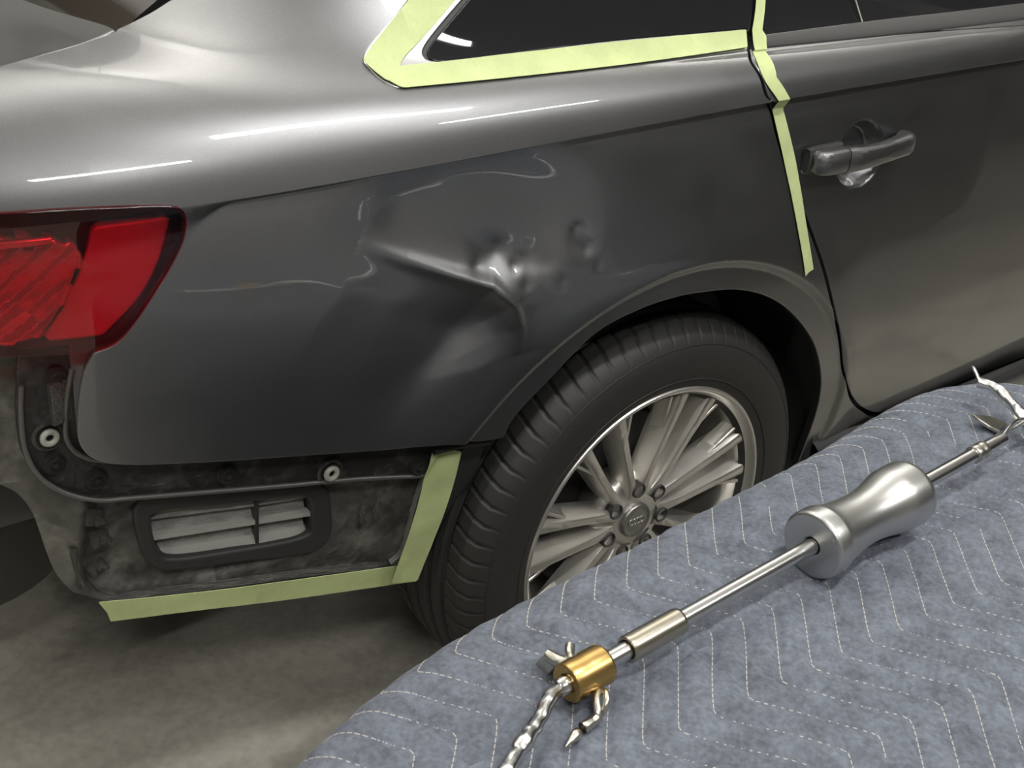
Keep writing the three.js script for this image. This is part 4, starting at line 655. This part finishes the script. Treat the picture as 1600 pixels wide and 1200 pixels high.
// ---------- slide hammer ----------
{
  const h = thing('slide_hammer', 'steel slide hammer with spool-shaped weight lying across the blue blanket', 'tool');
  const P0 = new THREE.Vector3(-0.6283, 0.722, 0.476), P1 = new THREE.Vector3(0.0081, 0.745, 0.456), ax = P1.clone().sub(P0).normalize(), L = P0.distanceTo(P1);
  h.position.copy(P0); h.quaternion.setFromUnitVectors(new THREE.Vector3(1, 0, 0), ax);
  const turn = (prof, seg = 48) => { const g = lathe(prof, seg); g.rotateZ(-Math.PI / 2); return g; };      // lathe axis y -> +x
  part(h, 'rod', turn([[0, -0.01], [0.0075, -0.01], [0.0078, 0.0], [0.0078, L - 0.03], [0.0078, L - 0.012], [0.0072, L - 0.01], [0.0072, L + 0.006], [0.0062, L + 0.008], [0, L + 0.008]], 40), M.steel, 'polished steel rod');
  part(h, 'stop_ring', turn([[0.0078, L - 0.052], [0.0098, L - 0.052], [0.0098, L - 0.044], [0.0085, L - 0.042], [0.0098, L - 0.04], [0.0098, L - 0.033], [0.0078, L - 0.033]], 36), M.zinc);
  const w0 = 0.309, wl = 0.157, W = (t, r) => [r, w0 + wl * t];
  part(h, 'weight', turn([W(0.012, 0.0088), W(0, 0.0105), W(0, 0.031), W(0.012, 0.0335), W(0.03, 0.0345), W(0.115, 0.0345), W(0.135, 0.0338), W(0.15, 0.0325), W(0.19, 0.0312), W(0.26, 0.0292), W(0.36, 0.0272), W(0.47, 0.0264), W(0.56, 0.0268), W(0.66, 0.029), W(0.74, 0.0318), W(0.79, 0.0335), W(0.83, 0.0342), W(0.95, 0.0345), W(0.985, 0.0338), W(1, 0.031), W(1, 0.0088)], 96), M.alu, 'brushed aluminium spool-shaped sliding weight');
  part(h, 'coupling', turn([[0.0088, 0.067], [0.0105, 0.066], [0.0118, 0.0675], [0.012, 0.07], [0.012, 0.126], [0.0115, 0.129], [0.009, 0.13], [0.0078, 0.13]], 40), M.nickel, 'nickel coupling sleeve');
  part(h, 'brass_collar', turn([[0.0085, 0.0], [0.0155, -0.001], [0.017, 0.001], [0.0172, 0.012], [0.0166, 0.0185], [0.0172, 0.020], [0.0172, 0.037], [0.016, 0.0395], [0.0085, 0.0395]], 48), M.brass, 'brass collar');
  const inv = h.quaternion.clone().invert(), loc = (p) => new THREE.Vector3(...p).sub(P0).applyQuaternion(inv).toArray();
  const bump = (g, a, f) => { const p = g.attributes.position, n = g.attributes.normal; for (let i = 0; i < p.count; i++) { const k = a * (fbm(p.getX(i) * f + 70, p.getY(i) * f * 0.6 + p.getZ(i) * f + 70, 3, 256) - 0.45); p.setXYZ(i, p.getX(i) + n.getX(i) * k, p.getY(i) + n.getY(i) * k, p.getZ(i) + n.getZ(i) * k); } g.computeVertexNormals(); return g; };
  part(h, 'bent_hook', bump(tube([[-0.612, 0.7225, 0.4755], [-0.634, 0.722, 0.4765], [-0.652, 0.7215, 0.4815], [-0.668, 0.719, 0.4915], [-0.690, 0.717, 0.502], [-0.712, 0.715, 0.513], [-0.742, 0.712, 0.528], [-0.765, 0.711, 0.541]].map(loc), 0.0062, 90, 14), 0.0042, 95), M.steel, 'bent hammered steel hook arm');
  // claw with a slanted tip behind the collar
  part(h, 'claw', bump(tube([[-0.606, 0.718, 0.462], [-0.612, 0.7165, 0.448], [-0.6155, 0.7165, 0.436]].map(loc), 0.0055, 16, 12), 0.002, 120), M.zinc);
  { const s = new THREE.Shape([[0, -0.006], [0.018, -0.007], [0.024, 0.006], [0, 0.0065]].map((p) => new THREE.Vector2(...p))); const g = new THREE.ExtrudeGeometry(s, { depth: 0.007, bevelEnabled: true, bevelSize: 0.0012, bevelThickness: 0.0012, bevelSegments: 2 }); const t = part(h, 'claw_tip', g, M.zinc, 'slanted zinc claw tip'); t.position.set(...loc([-0.614, 0.712, 0.439])); t.rotation.set(-1.2, 1.75, 0.1); }
  part(h, 'claw_spur', bump(tube([[-0.606, 0.716, 0.457], [-0.600, 0.718, 0.447], [-0.595, 0.720, 0.440]].map(loc), 0.0042, 12, 10), 0.002, 150), M.zinc);
  // shackle and pointed pin in front of the collar
  const ring = new THREE.TorusGeometry(0.0088, 0.0028, 10, 28); { const t = part(h, 'shackle', ring, M.zinc, 'zinc shackle ring'); t.position.set(...loc([-0.610, 0.7115, 0.500])); t.rotation.set(0.5, 0.9, 0.3); }
  part(h, 'shackle_link', tube([[-0.600, 0.712, 0.486], [-0.606, 0.716, 0.491], [-0.615, 0.716, 0.498], [-0.620, 0.711, 0.506], [-0.621, 0.705, 0.510]].map(loc), 0.0033, 24, 10), M.zinc);
  part(h, 'pin', bump(tube([[-0.614, 0.708, 0.503], [-0.626, 0.707, 0.508], [-0.638, 0.7065, 0.509]].map(loc), 0.0042, 20, 10), 0.0025, 110), M.zinc);
  { const g = lathe([[0, 0.016], [0.0012, 0.012], [0.0046, 0.002], [0.004, -0.004], [0, -0.005]], 14); const t = part(h, 'pin_point', g, M.zinc); t.position.set(...loc([-0.647, 0.7062, 0.5115])); t.quaternion.setFromUnitVectors(new THREE.Vector3(0, 1, 0), new THREE.Vector3(-0.95, -0.03, 0.32).normalize().applyQuaternion(inv)); }
  part(h, 'pin', bump(tube([[-0.700, 0.708, 0.528], [-0.712, 0.709, 0.538], [-0.728, 0.708, 0.545]].map(loc), 0.0055, 18, 10), 0.004, 130), M.zinc);
  // twisted wire tail at the far end
  const wire = (ph) => { const pts = []; for (let i = 0; i <= 40; i++) { const t = i / 40, b = [0.010 + 0.165 * t, 0.746 - 0.012 * t + 0.006 * Math.sin(t * 3), 0.452 - 0.013 * Math.sin(t * 2.2) + 0.02 * t * t], a = t * 9 + ph; pts.push([b[0], b[1] + 0.0028 * Math.sin(a), b[2] + 0.0028 * Math.cos(a)]); } return tube(pts.map(loc), 0.0019, 90, 8); };
  part(h, 'wire_tail', mergeGeometries([wire(0), wire(Math.PI)]), M.steel, 'twisted steel wire tail');

  // separate steel hook at the far corner of the blanket
  const k = thing('pull_hook', 'crumpled bright steel pull hook at the far corner of the blanket', 'hook');
  k.position.set(0.12, 0.70, 0.40); const rel = (p) => [p[0] - 0.12, p[1] - 0.70, p[2] - 0.40];
  part(k, 'arm', bump(tube([[0.128, 0.738, 0.353], [0.134, 0.736, 0.371], [0.129, 0.731, 0.396], [0.118, 0.727, 0.420], [0.110, 0.722, 0.450], [0.104, 0.716, 0.480]].map(rel), 0.0072, 70, 14), 0.006, 80), M.chrome);
  part(k, 'tip', tube([[0.128, 0.737, 0.355], [0.134, 0.742, 0.345], [0.142, 0.744, 0.334], [0.149, 0.741, 0.328]].map(rel), 0.0026, 16, 8), M.chrome);
  { const s = new THREE.Shape([[0, 0], [0.034, 0.004], [0.046, -0.006], [0.03, -0.018], [0.024, -0.026], [0.014, -0.02], [0.004, -0.008]].map((p) => new THREE.Vector2(...p))); const g = new THREE.ExtrudeGeometry(s, { depth: 0.0025, bevelEnabled: true, bevelSize: 0.0008, bevelThickness: 0.0008, bevelSegments: 2 }); const t = part(k, 'fin', g, M.zinc, 'torn flat fin'); t.position.set(...rel([0.090, 0.712, 0.376])); t.rotation.set(-1.35, 0.15, -0.5); }
}
renderer.render(scene, camera);
